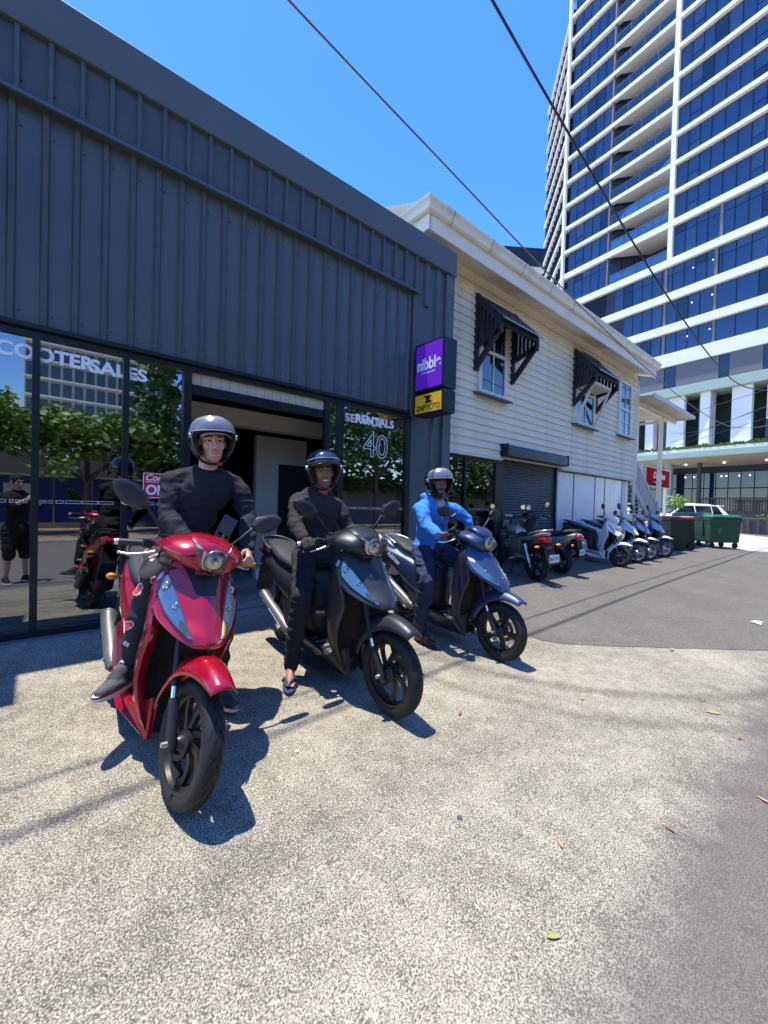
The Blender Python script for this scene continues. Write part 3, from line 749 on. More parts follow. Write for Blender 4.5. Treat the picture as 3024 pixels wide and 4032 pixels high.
# podium
ob('podium_core', MB().box((2, 2.4, -1), (UR, 10, 16.5)), GRD, tower)
ob('podium_upper_wall', MB().box((4, .30, 13.6), (UR, 2.4, 16.6)), TGD, tower)
for a, b in ((9.9, 12.36), (13.5, 17.1), (17.95, 20.35), (21.2, 24.2), (6, 9.0)):
    ob('grey_panel', MB().box((a, .2, 13.9), (b, .29, 16.42)), TPAN, tower)
ob('sage_band', MB().box((4, -.55, 13.06), (UR, 2.4, 14.0)), GRN, tower, bevel=.03)
for a, b, y0, y1 in ((12.80, 14.45, .0, .5), (15.78, 16.68, -.2, 1.2), (18.25, 19.8, -.1, .4), (10.7, 11.6, .0, 1.0), (21.6, 22.5, -.2, 1.2), (8.7, 10.0, 0, .4)):
    ob('white_fin', MB().prism([(a, y0+.25, 7.5), (b, y0, 7.5), (b, y1, 7.5), (a, y1+.25, 7.5)], (0, 0, 5.57)), TW, tower)
for a, b in ((12.0, 12.6), (15.1, 15.7), (20.35, 21.2), (11.75, 12.0)):
    ob('recess_column', MB().box((a, 1.6, 7.5), (b, 2.3, 13.05)), TPAN, tower)
ob('ledge', MB().box((4, -.5, 7.26), (UR, 2.3, 7.58)), TW, tower)
ob('sage_band', MB().box((4, -1.1, 6.62), (UR, 2.3, 7.255)), GRN, tower, bevel=.05)
ob('awning_soffit', MB().prism([(4, -1.0, 6.60), (4, 2.3, 5.95), (4, 2.3, 6.0), (4, -1.0, 6.618)], (UR-4, 0, 0)), M('awning_lining', (.50, .43, .33), .7, var=(.8, .12)), tower)
pl = MB(); rr = random.Random(3)
for k in range(420):
    u = 4.5+rr.random()*20; h = .12+.3*rr.random()*(.4+noise.noise((u*.7, 0, 0))+.4)
    c = V((u, -.45-rr.random()*.3, 7.57)); d = V((rr.uniform(-.25, .25), rr.uniform(-.3, 0), h))
    pl.add([c, c+V((.12, 0, 0)), c+d+V((.08, 0, 0)), c+d*.8-V((.1, 0, 0))], [(0, 1, 2, 3)])
ob('ledge_plants', pl, M('ledge_plant_leaf', (.10, .20, .06), .6, var=(3, .4)), tower, kind='stuff')
for u in [13.55+1.0*k for k in range(-4, 11)]:
    pbox('window_pane', TGD if u > 0 else TGD, tower, (u+.04, 2.30, 1.2), (u+.96, 2.36, 3.7))
    pbox('window_pane', TGD, tower, (u+.04, 2.30, 3.8), (u+.96, 2.36, 5.3))
lv = MB()
for k in range(6): lv.box((6, 2.28, 5.42+k*.09), (24, 2.38, 5.47+k*.09))
ob('louvre', lv, TBACK, tower)
ob('round_column', MB().tube([(12.9, .9, -1), (12.9, .9, 6.3)], .38, 14), M('column_grey', (.34, .34, .34), .7), tower, smooth=60)
ob('brown_column', MB().box((15.55, .6, -1), (15.85, .9, 6.25)), M('column_brown', (.06, .04, .03), .6), tower)
for u in (14.4, 17.6, 20.7):
    ob('downlight', MB().disc((u, 1.0, 6.15), (0, 0, 1), .09, .06, 10), M('downlight_lens', (.8, .8, .8), .3, emit=((1, .95, .85), 2.0)), tower)
for u in (13.9, 14.7, 17.0, 17.4, 18.4, 19.2):
    ob('interior_lamp', MB().disc((u, 2.285, 4.95), (0, 1, 0), .05, .03, 8), M('downlight_lens', (.8, .8, .8), .3), tower)
fn = MB().box((16.8, -2.0, 2.55), (23.5, -1.9, 2.68)).box((16.8, -2.0, 1.3), (23.5, -1.9, 1.5))
for k in range(34): fn.box((16.85+k*.2, -1.98, 1.5), (16.93+k*.2, -1.92, 2.55))
ob('terrace_railing', fn, M('railing_dark', (.02, .025, .025), .5), tower)
ob('terrace_wall', MB().box((16.8, -1.9, -1), (23.5, 1.5, 1.35)), M('terrace_green_wall', (.06, .09, .06), .8, var=(2, .3)), tower)
for k, (u, z) in enumerate(((14.3, 26.0), (15.95, 26.0), (16.0, 22.6), (14.3, 22.5), (15.9, 19.3), (14.0, 19.2))):
    ob('ceiling_light', MB().disc((u+.3, .352, z), (0, 1, 0), .06, .012, 8), M('ceiling_light_lens', (.9, .9, .9), .3, emit=((1, .97, .9), 1.0)), tower)

far = thing('distant_apartments', 'distant white apartment block with a dark navy roof storey behind the house roof', 'building', (76, 46, 0), (0, 0, R(-40)))
ob('wall', MB().box((-1.5, 0, 0), (16, 12, 51.9)), M('far_white', (.72, .74, .76), .7), far)
ob('roof_storey', MB().prism([(-2.6, -1.0, 52.4), (16.5, -1.0, 51.6), (16.5, 12, 52), (-2.6, 12, 52.5)], (0, 0, 3.6)), M('far_navy', (.012, .018, .035), .4), far)
ob('roof_slab', MB().box((-2.2, -.5, 51.5), (16.2, 12, 52.3)), TW, far)
for k in range(5): ob('window', MB().box((.2+k*3.1, -.04, 48.6), (1.9+k*3.1, 0, 51.0)), TGD, far)

# ================================================================ OVERHEAD CABLES
CABB = M('cable_black', (.03, .026, .026), .6); CABG = M('cable_grey', (.20, .17, .17), .6)
def spline(pts, n):
    P = [V(p) for p in pts]; out = []
    for i in range(len(P)-1):
        p0 = P[max(i-1, 0)]; p1 = P[i]; p2 = P[i+1]; p3 = P[min(i+2, len(P)-1)]
        for k in range(n):
            t = k/n
            out.append(.5*((2*p1)+(p2-p0)*t+(2*p0-5*p1+4*p2-p3)*t*t+(3*p1-p0-3*p2+p3)*t**3))
    out.append(P[-1]); return out
def cable(name, label, pts, r, mat, group='overhead cables'):
    o = ob(name, MB().tube(spline(pts, 10), r, 6), mat, smooth=60); tag(o, label, 'cable', group); return o
cable('overhead_cable', 'thin grey overhead cable sagging from the sky above the shop across the house gutter', [(-16, -1.5, 8.7), (-8, -1.35, 6.75), (-2, -1.28, 5.62), (1.48, -1.24, 5.15), (3.5, -1.2, 4.92), (6.6, -1.15, 4.57), (10.7, -1.12, 4.24), (14.4, -1.12, 4.10), (18.6, -1.07, 4.27), (23.7, -1.0, 4.95), (27.4, -1.0, 5.6)], .010, CABG)
cable('overhead_cable', 'thick dark overhead cable crossing in front of the glass tower', [(-16, -1.2, 12.6), (-7, -1.2, 10.2), (-1, -1.16, 8.66), (3.76, -1.14, 7.55), (6, -1.12, 7.12), (9.5, -1.12, 6.50), (13, -1.12, 6.08), (17, -1.05, 5.95), (21, -1.0, 6.2), (27.0, -1.0, 7.2)], .019, CABB)
TH = M('thin_wire', (.03, .03, .03), .6)
for lab, pts in (('thin service wire from the street pole past the tower fins, topmost of the fine wires', [(36.5, 4.27, 8.34), (33, 3.0, 7.9), (27.1, -.95, 7.3)]),
                 ('thin service wire from the street pole, second of the fine wires', [(35.3, 5.2, 6.3), (32, 3.0, 6.2), (27.1, -.95, 6.5)]),
                 ('thin service wire drooping from the pole, third of the fine wires', [(35.4, 5.2, 7.0), (32, 2.8, 6.4), (27.1, -.95, 6.45)]),
                 ('thin service wire from the street pole to the far kerb, lowest of the fine wires', [(33.4, 6.8, 5.56), (31, 4.0, 5.4), (27.1, -.95, 5.9)])):
    cable('service_wire', lab, pts, .012, TH, 'fine wires by the street pole')
pole = thing('street_pole', 'timber street pole with a red and white banner at the right picture edge', 'pole', (27.62, -1.48, -.1))
ob('shaft', MB().tube([(0, 0, 0), (0, 0, 9)], [.16, .12], 12), M('pole_timber', (.20, .16, .12), .8, var=(3, .2)), pole, smooth=60)
ob('banner', MB().box((-.33, .10, 6.1), (-.30, .50, 7.6)), M('banner_red', (.45, .02, .05), .5), pole); ob('banner_frame', MB().box((-.35, .07, 6.02), (-.28, .10, 7.7)).box((-.35, .10, 7.6), (-.28, .53, 7.7)).box((-.35, .10, 6.02), (-.28, .53, 6.1)).box((-.35, .50, 6.1), (-.28, .53, 7.6)), WFR, pole)
ob('banner_arm', MB().box((-.3, -.02, 6.0), (0, .1, 6.06)).box((-.3, -.02, 7.64), (0, .1, 7.7)), M('railing_dark', (.02, .025, .025), .5), pole)

# ================================================================ BINS, PLANTER, CARS
BING = M('bin_green', (.016, .085, .038), .42, var=(4, .12)); BINL = M('bin_lid_green', (.025, .16, .07), .38, var=(4, .1)); BIND = M('bin_dark_green', (.012, .030, .016), .45, var=(4, .15))
RUB = M('rubber', (.016, .016, .017), .7, var=(20, .15)); WL = M('white_lid', (.75, .72, .68), .4); RL = M('red_lid', (.50, .02, .025), .4)
def bin4(label, x, y, rz, L=1.26, D=.76, H=1.08):
    t = thing('wheelie_bin', label, 'bin', (x, y, GZ(y)), (0, 0, rz), 'green four wheeled bins')
    rings = []
    for z, k in ((.20, .90), (.24, .93), (H-.10, 1.0), (H-.09, 1.035), (H, 1.035)):
        a, b = L/2*k, D/2*k; c = .05
        rings.append([(-a+c, -b, z), (a-c, -b, z), (a, -b+c, z), (a, b-c, z), (a-c, b, z), (-a+c, b, z), (-a, b-c, z), (-a, -b+c, z)])
    ob('body', MB().loft(rings), BING, t, bevel=.012)
    lr = []
    for z, k in ((H+.002, 1.05), (H+.04, 1.05), (H+.09, .96), (H+.11, .8)):
        a, b = L/2*k, D/2*k; c = .07
        lr.append([(-a+c, -b, z), (a-c, -b, z), (a, -b+c, z), (a, b-c, z), (a-c, b, z), (-a+c, b, z), (-a, b-c, z), (-a, -b+c, z)])
    ob('lid', MB().loft(lr), BINL, t, bevel=.01)
    ob('lid_handle', MB().box((-L*.42, -D/2*1.05-.03, H+.0), (-L*.18, -D/2*1.05, H+.05)).box((L*.18, -D/2*1.05-.03, H+.0), (L*.42, -D/2*1.05, H+.05)), BINL, t, bevel=.008)
    [ob('side_rib', MB().box((q_*L/2*.995-.03, -.06, .4), (q_*L/2*.995+.03, .06, H-.1)), BING, t, bevel=.01) for q_ in (-1, 1)]
    ob('diamond_plate', MB().prism([(-.42, -D/2*.982-.012, .62), (-.30, -D/2*.975-.012, .45), (-.18, -D/2*.982-.012, .62), (-.30, -D/2*.99-.012, .80)], (0, .02, 0)), BINL, t)
    for sx in (-1, 1):
        for sy in (-1, 1):
            wv = ob('wheel', MB().disc((sx*L*.38, sy*D*.34, .10), (0, 1, 0), .10, .05, 14), RUB, t, smooth=40)
            ob('caster', MB().box((sx*L*.38-.05, sy*D*.34-.035, .13), (sx*L*.38+.05, sy*D*.34+.035, .24)), BLK, wv)
    return t
bin4('green four wheeled bin in front with diamond mark, nearest to the road', 18.85, -.80, R(-32))
bin4('green four wheeled bin standing farther back beside the dark red lidded bin', 19.35, .05, R(-20))
def bin2(label, x, y, rz):
    t = thing('wheelie_bin', label, 'bin', (x, y, GZ(y)), (0, 0, rz))
    rings = []
    for z, a, b in ((.03, .25, .29), (.10, .26, .31), (.92, .31, .38), (.93, .335, .40), (.98, .335, .40)):
        rings.append([(-a, -b, z), (a, -b, z), (a, b, z), (-a, b, z)])
    ob('body', MB().loft(rings), BIND, t, bevel=.015)
    ob('lid', MB().loft([[(-.34, -.41, .982), (.34, -.41, .982), (.34, .41, .982), (-.34, .41, .982)], [(-.33, -.38, 1.05), (.33, -.38, 1.05), (.33, .41, 1.05), (-.33, .41, 1.05)]]), RL, t, bevel=.02)
    ob('lid_top', MB().box((-.31, -.34, 1.052), (.31, .38, 1.075)), WL, t, bevel=.012)
    ob('handle', MB().tube([(-.3, .44, .98), (.3, .44, .98)], .018, 6), BIND, t)
    for s in (-1, 1): ob('wheel', MB().disc((s*.29, .34, .12), (1, 0, 0), .12, .05, 14), RUB, t, smooth=40)
bin2('dark green wheelie bin with red and white lid beside the parked scooters', 15.75, -.30, R(-125))
plb = thing('planter_box', 'weathered timber planter box on the footpath behind the green bins', 'planter', (33.6, .2, -.03), (0, 0, R(-35)))
for side in (0, 1):
    for k in range(11):
        h = .92+.02*noise.noise((k, side, 0))
        if side == 0: lo, hi = (-1.2+k*.22, -.45, .02), (-1.2+k*.22+.205, -.42, h)
        else: lo, hi = (-1.2+k*.22, .42, .02), (-1.2+k*.22+.205, .45, h)
        ob('plank', MB().box(lo, hi), M('old_timber_%d' % (k % 3), ((.20, .15, .11), (.26, .21, .17), (.16, .12, .09))[k % 3], .85, var=(6, .25)), plb)
ob('end_board', MB().box((-1.22, -.42, .02), (-1.2, .42, .92)).box((1.22, -.42, .02), (1.24, .42, .92)), M('old_timber_0', (.2, .15, .11), .85), plb)
ob('capping', MB().box((-1.26, -.48, .93), (1.28, .48, .98)), M('old_timber_1', (.26, .21, .17), .85), plb)
def leaf_clump(name, c, rad, n, mat, parent=None, size=.1, seed=1, **t):
    rr = random.Random(seed); mb = MB()
    for k in range(n):
        d = V((rr.gauss(0, 1), rr.gauss(0, 1), rr.gauss(0, 1))).normalized()*(rr.random()**.45)
        p = V(c)+V((d.x*rad[0], d.y*rad[1], d.z*rad[2]))
        p += V((1, 1, 1))*.25*rad[0]*noise.noise(p*1.3)
        a = V((rr.uniform(-1, 1), rr.uniform(-1, 1), rr.uniform(-.6, .6))).normalized()*size*rr.uniform(.6, 1.4)
        b = a.cross(V((rr.uniform(-1, 1), rr.uniform(-1, 1), rr.uniform(-1, 1)))).normalized()*size*.45
        mb.add([p-a, p+b, p+a, p-b], [(0, 1, 2, 3)])
    return ob(name, mb, mat, parent, **t)
LEAF = M('leaf_green', (.065, .13, .028), .55, var=(2, .45)); LEAFY = M('leaf_yellow_green', (.20, .30, .06), .5, var=(2, .35)); BARK = M('bark', (.13, .10, .075), .9, var=(6, .3))
gp_ = thing('small_shrub', 'small bright green shrub rising behind the white car bonnet', 'shrub', (23.8, 1.75, .05))
leaf_clump('foliage', (0, 0, 1.65), (.42, .42, .38), 260, LEAFY, gp_, .1, 5); ob('stem', MB().tube([(0, 0, 0), (.03, 0, 1.5)], .025, 6), BARK, gp_)
hg = thing('hedge', 'low dark hedge beside the planter box below the tower terrace', 'hedge', (39.5, -.6, 0))
leaf_clump('foliage', (0, 0, .6), (1.6, 2.2, .7), 900, LEAF, hg, .16, 6)

CARW = M('car_white_paint', (.78, .78, .77), .25, coat=.8); CGL = M('car_dark_glass', (.008, .01, .013), .04, spec=.9)
def car(label, mat4, L=4.5, W=1.82, H=1.62, suv=True):
    t = thing('parked_car', label, 'car', mat4=mat4, group='white cars behind the bins')
    # side profile stations along x (nose +x)
    def ring(x, zb, zm, zt, wm, wt):
        return [(x, -wm*.94, zb), (x, -wm, zb+.2), (x, -wm, zm), (x, -wt, zt-.05), (x, -wt*.85, zt), (x, wt*.85, zt), (x, wt, zt-.05), (x, wm, zm), (x, wm, zb+.2), (x, wm*.94, zb)]
    h = W/2
    st = [(L/2, .35, .6, .72, h*.75, h*.6), (L/2-.12, .25, .72, .86, h*.93, h*.75), (L/2-.9, .22, .92, 1.02, h, h*.82), (L/2-1.15, .22, .95, 1.08, h, h*.80), (L/2-1.9, .22, .97, H-.08, h, h*.72), (0, .22, .98, H, h, h*.74), (-L/2+1.1, .22, 1.0, H-.02, h, h*.72), (-L/2+.45, .24, 1.0, H-.14, h, h*.70), (-L/2+.08, .28, .98, 1.12, h*.97, h*.80), (-L/2, .35, .85, .95, h*.9, h*.75)]
    ob('body', MB().loft([ring(*s) for s in st]), CARW, t, smooth=38)
    for s in (-1, 1):
        def sp(x, z, o=.012):
            k = min(1, max(0, (z-.98)/(H-.05-.98))); return (x, s*(h+(h*.735-h)*k+o), z)
        for xa, xb, ta, tb in ((-.2, 1.0, .95, .55), (-1.15, -.27, .96, 1.0), (-1.78, -1.22, .62, .95)):
            ob('side_window', MB().prism([sp(xa, 1.03), sp(xb, 1.03), sp(xb-(.5 if xb > .5 else 0), 1.03+(H-1.17)*1.0), sp(xa+(.25 if xa < -1.5 else 0), 1.03+(H-1.17))], (0, -s*.02, 0)), CGL, t)
        for x in (L/2-.85, -L/2+.85):
            wv = ob('wheel', MB().disc((x, s*(h-.08), .33), (0, 1, 0), .33, .2, 22), RUB, t, smooth=40)
            ob('rim', MB().disc((x, s*(h+.022), .33), (0, 1, 0), .22, .01, 18), M('rim_silver', (.5, .5, .5), .3, .8), wv)
        ob('tail_lamp', MB().box((-L/2-.01, s*.5, .85), (-L/2+.22, s*.86, 1.02)), RL, t, bevel=.03)
        ob('mirror', MB().ell((.95, s*(h+.1), 1.08), (.1, .1, .08)), CARW, t, smooth=180)
    ob('rear_window', MB().prism([(-L/2+.10, -.62, 1.13), (-L/2+.46, -.56, H-.17), (-L/2+.46, .56, H-.17), (-L/2+.10, .62, 1.13)], (-.03, 0, .02)), CGL, t)
    ob('windscreen', MB().prism([(L/2-1.12, -.68, 1.10), (L/2-1.86, -.58, H-.12), (L/2-1.86, .58, H-.12), (L/2-1.12, .68, 1.10)], (.03, 0, .02)), CGL, t)
    ob('spoiler', MB().box((-L/2+.18, -.58, H-.13), (-L/2+.55, .58, H-.08)), CARW, t, bevel=.02)
    return t
def place(x, y, ang): 
    m_ = Mx.Rotation(ang, 4, 'Z'); m_.translation = V((x, y, GZ(y))); return m_
car('white hatchback wagon parked behind the green bins, its rear to the right', place(29.4, 2.9, R(138)), H=1.70)
car('white car parked farther back behind the stair, mostly hidden', place(26.2, 6.8, R(132)), H=1.68)

# ================================================================ ACROSS THE STREET (seen in the shop glass)
BW = M('opposite_wall', (.42, .38, .33), .8, var=(1, .1)); BWN = M('opposite_window', (.05, .10, .13), .06, spec=.8); HB = M('hoarding_blue', (.035, .04, .22), .6, var=(2, .15))
def block(label, x0, x1, y, h, fl, wall, nx, depth=12):
    t = thing('apartment_building', label, 'building', ((x0+x1)/2, y, 0)); W2 = (x1-x0)/2
    ob('wall', MB().box((-W2, -depth, -.4), (W2, 0, h)), wall, t)
    n = int(h/fl)
    sl_ = MB().box((-W2-.3, 0, -.14), (W2+.3, .9, .14)).mesh('balcony_slab', TW)
    for k in range(1, n):
        inst(sl_, 'balcony_slab', t, (0, 0, k*fl))
    for k in range(n):
        for i in range(nx):
            a = -W2+(i+.12)*2*W2/nx; b = -W2+(i+.88)*2*W2/nx
            pbox('window', BWN, t, (a, 0, k*fl+.35), (b, .05, k*fl+fl-.45))
block('pale apartment block across the street mirrored in the left shop windows', -2.0, 21.5, -90, 75, 3.1, M('opp_pale', (.50, .48, .43), .7, var=(.5, .05)), 14)
block('grey apartment block across the street to the right, mirrored in the right shop windows', 16, 34, -48, 36, 3.1, BW, 7)
block('low brown building across the street mirrored at the left end of the glass', -40, -2.5, -32, 7.6, 3.1, M('opp_brown', (.25, .20, .15), .8), 6)
hd_ = thing('hoarding', 'low blue hoarding wall across the street mirrored in the shop glass', 'wall', (-3, -16.6, 0))
for k in range(14): ob('panel', MB().box((-9+k*1.25, -.05, .1), (-9+k*1.25+1.2, .05, 1.9)), HB, hd_)
ob('notice', MB().box((2.0, .052, .9), (3.0, .06, 1.6)), WFR, hd_)
ob('cap_rail', MB().box((-9, -.08, 1.9), (8.5, .08, 1.98)), WFR, hd_)
rw = thing('retaining_wall', 'grey retaining wall behind the street trees across the road', 'wall', (10, -18.5, 0))
ob('wall', MB().box((-45, -.3, -.3), (45, 0, 3.0)), M('retaining_grey', (.20, .19, .18), .85, var=(1, .2)), rw)
yl = MB().box((-25, -12.3, .105), (40, -12.15, .115)); ob('kerb_line', yl, M('yellow_line', (.65, .42, .08), .7), kind='structure')
def tree(label, x, y, h, r, seed, leaf=LEAF, z=.0):
    t = thing('street_tree', label, 'tree', (x, y, z), group='street trees across the road')
    rr = random.Random(seed); tr = MB().tube([(0, 0, -.3), (.05, .03, h*.3), (.1, -.05, h*.55)], [.16, .12, .06], 8)
    for k in range(6):
        a = k*1.05+rr.random(); tr.tube([(.05, 0, h*.34+.05*k), (cos(a)*r*.5, sin(a)*r*.5, h*.55), (cos(a)*r*.8, sin(a)*r*.8, h*.72)], [.07, .045, .02], 6)
    ob('trunk', tr, BARK, t, smooth=60)
    cr = MB()
    for k in range(26):
        d = V((rr.gauss(0, .55)*r, rr.gauss(0, .55)*r, h*(.80 if leaf is LEAFY else .68)+rr.gauss(0, .10 if leaf is LEAFY else .16)*h)); cl_ = rr.uniform(.28, .5)*r
        for q in range(95):
            e = V((rr.gauss(0, 1), rr.gauss(0, 1), rr.gauss(0, 1))).normalized()*cl_*rr.random()**.4
            p = d+V((e.x, e.y, e.z*.7)); s_ = rr.uniform(.10, .2)
            a = V((rr.uniform(-1, 1), rr.uniform(-1, 1), rr.uniform(-.5, .5))).normalized()*s_; b = a.cross(V((rr.uniform(-1, 1), rr.uniform(-1, 1), rr.uniform(-1, 1)))).normalized()*s_*.5
            cr.add([p-a, p+b, p+a, p-b], [(0, 1, 2, 3)])
    ob('crown', cr, leaf, t)
for i, (x, y, h, r) in enumerate(((-9.5, -15.0, 4.4, 1.9), (-5.8, -15.4, 4.5, 2.0), (-2.2, -15.0, 4.3, 1.9), (1.4, -15.4, 4.6, 2.0), (5.4, -15.0, 6.8, 2.8), (10.2, -15.2, 7.5, 3.0), (15.5, -14.8, 7.8, 3.1), (21.5, -15.0, 7.4, 3.0), (29, -15, 7, 3))):
    tree(('pale leafed street tree across the road, left of the hoarding notice', 'pale leafed street tree above the left end of the blue hoarding', 'pale leafed street tree above the middle of the blue hoarding', 'pale leafed street tree above the right end of the blue hoarding', 'dark street tree across the road opposite the shop door', 'dark street tree across the road opposite the number forty window', 'dark street tree across the road opposite the house glazing', 'dark street tree across the road opposite the roller shutter', 'dark street tree across the road opposite the parked scooters')[i], x, y, h, r, 20+i, LEAFY if i < 4 else LEAF)

def shrub_mass(name, x0, x1, y, z0, z1, n, mat, seed, s=.22):
    rr = random.Random(seed); mb = MB()
    for k in range(n):
        x = rr.uniform(x0, x1); z = z0+(z1-z0)*rr.random()*(1+.35*noise.noise((x*.6, 0, seed))); yy = y+rr.gauss(0, .5)
        p = V((x, yy, z)); a = V((rr.uniform(-1, 1), rr.uniform(-1, 1), rr.uniform(-.5, .5))).normalized()*s*rr.uniform(.5, 1.2); b = a.cross(V((rr.uniform(-1, 1), rr.uniform(-1, 1), rr.uniform(-1, 1)))).normalized()*s*.5
        mb.add([p-a, p+b, p+a, p-b], [(0, 1, 2, 3)])
    o = ob(name, mb, mat); tag(o, kind='stuff')
shrub_mass('far_shrubbery', 3.5, 48, -17.4, 2.0, 8.5, 9000, LEAF, 71, .34)
shrub_mass('flowering_vine', -14, 4, -15.6, 2.6, 4.2, 4200, LEAFY, 72, .20)
# ---------------------------------------------------------------- litter on the concrete
LF = [M('leaf_brown', (.30, .12, .04), .6), M('leaf_tan', (.48, .30, .10), .6), M('leaf_olive', (.30, .30, .08), .6)]
def leaf(label, x, y, L, ang, k):
    me = MB(); pts = []
    n = 7
    for s in (1, -1):
        for i in range(n+1):
            q = i/n if s == 1 else 1-i/n
            pts.append((L*(q-.5), s*L*.13*sin(pi*q), .004+.02*L*8*(q-.5)**2*L*4))
    o = ob('fallen_leaf', me.add(pts, [list(range(len(pts)))]), LF[k], solid=.0008); o.location = (x, y, GZ(y)+.004); o.rotation_euler = (R(4), R(3), ang)
    tag(o, label, 'leaf', 'dry leaves scattered on the ground')
leaf('brown dry leaf on the concrete in front of the black scooter', 2.10, -2.68, .07, .4, 0)
leaf('tan curled leaf near the road edge on the right', 3.66, -3.68, .11, -.9, 1)
leaf('small brown leaf at the right edge of the concrete', 3.42, -3.86, .06, .2, 0)
leaf('orange brown leaf at the far right on the road', 2.80, -4.05, .07, 1.1, 1)
leaf('thin olive twig like leaf on the lower right concrete', 1.31, -3.72, .055, -.6, 2)
leaf('pale tan leaf on the middle of the concrete', 1.68, -3.56, .05, .8, 1)
leaf('green yellow leaf on the asphalt beyond the concrete edge', 4.85, -3.12, .13, .1, 2)
leaf('thin brown leaf on the concrete near the road edge', 2.17, -3.82, .055, 1.4, 0)
leaf('small tan leaf on the concrete behind the road edge leaf', 3.02, -3.05, .06, .3, 1)
o = ob('stain_spot', MB().disc((0, 0, 0), (0, 0, 1), .013, .002, 16), M('gum_grey', (.07, .07, .08), .8)); o.location = (1.44, -3.22, GZ(-3.22)+.002); tag(o, 'round dark gum spot on the sunny concrete', 'gum spot')
o = ob('paper_scrap', MB().add([(-.1, -.05, .004), (.09, -.04, .012), (.12, .04, .004), (-.08, .06, .018)], [(0, 1, 2, 3)]), WFR, solid=.002); o.location = (7.1, -3.46, GZ(-3.46)+.006); tag(o, 'flattened white paper scrap on the asphalt at the right edge', 'paper')
o = ob('bottle_cap', MB().disc((0, 0, 0), (0, 0, 1), .012, .004, 12), WFR); o.location = (1.06, -2.43, GZ(-2.43)+.004); tag(o, 'small white cap lying on the concrete between red and black scooters', 'cap')
# ================================================================ SCOOTERS
def paint(name, c, rough=.28, metal=.25, coat=1.0): return M(name, c, rough, metal, coat=coat, spec=.5)
P_RED = paint('paint_red', (.40, .004, .020), .24, .38); P_BLK = M('paint_matt_black', (.030, .032, .036), .42, .35, spec=.5, coat=.15)
P_BLUE = M('paint_matt_navy', (.040, .062, .135), .38, .45, spec=.5, coat=.2); P_WHT = paint('paint_white', (.75, .75, .74), .25, 0); P_SIL = paint('paint_silver', (.42, .43, .44), .3, .7)
P_BL2 = paint('paint_mid_blue', (.035, .10, .30), .25, .4); P_GRY = paint('paint_grey', (.20, .20, .21), .3, .5)
PLAS = M('black_plastic', (.016, .016, .018), .48, spec=.45, var=(30, .1)); PLG = M('grey_plastic', (.17, .175, .185), .5, spec=.4, var=(12, .08)); SEATM = M('seat_vinyl', (.035, .036, .04), .5, spec=.4, bump=(350, .0006))
RIMB = M('rim_black', (.030, .028, .026), .38, .5); TYRE = M('tyre_rubber', (.020, .019, .019), .62, spec=.35, var=(9, .25), bump=(160, .0005)); GROOVE = M('tyre_groove', (.004, .004, .004), .9)
ALU = M('cast_alloy', (.55, .55, .55), .35, .9, var=(30, .1)); CHR = M('chrome', (.8, .8, .82), .08, 1.0); EXH = M('exhaust_grey', (.13, .13, .132), .45, .45, var=(8, .15), dirt=(14, (.10, .07, .05), .5))
AMB = M('amber_lens', (.85, .26, .02), .15, coat=.6); REDL = M('red_lens', (.42, .008, .012), .12, coat=.7); PLATE = M('plate_white', (.72, .72, .68), .35); PLTX = M('plate_green_text', (.09, .03, .03), .5)
def lens_mat():
    m = bpy.data.materials.new('lamp_lens'); m.use_nodes = True; n = m.node_tree.nodes; l = m.node_tree.links; b = n['Principled BSDF']
    b.inputs['Base Color'].default_value = (.74, .74, .73, 1); b.inputs['Metallic'].default_value = .45; b.inputs['Roughness'].default_value = .22
    b.inputs['Coat Weight'].default_value = 1; b.inputs['Coat Roughness'].default_value = .02
    tc = n.new('ShaderNodeTexCoord'); vo = n.new('ShaderNodeTexVoronoi'); vo.inputs['Scale'].default_value = 30; l.new(tc.outputs['Object'], vo.inputs['Vector'])
    no = n.new('ShaderNodeTexNoise'); no.inputs['Scale'].default_value = 16; l.new(tc.outputs['Object'], no.inputs['Vector'])
    ad = n.new('ShaderNodeMath'); ad.operation = 'ADD'; l.new(vo.outputs['Distance'], ad.inputs[0]); l.new(no.outputs[0], ad.inputs[1])
    bp = n.new('ShaderNodeBump'); bp.inputs['Distance'].default_value = .0055; bp.inputs['Strength'].default_value = .8; l.new(ad.outputs[0], bp.inputs['Height']); l.new(bp.outputs[0], b.inputs['Normal'])
    return m
LENS = lens_mat(); CLEAR = glass_mat('clear_lens', (.97, .97, .97), .01); REFL = M('lamp_chrome', (.92, .84, .72), .38, .15, bump=(40, .0016)); REFD = M('lamp_bowl', (.55, .55, .55), .12, .95)
MIRG = M('mirror_glass', (.8, .8, .8), .02, 1.0)

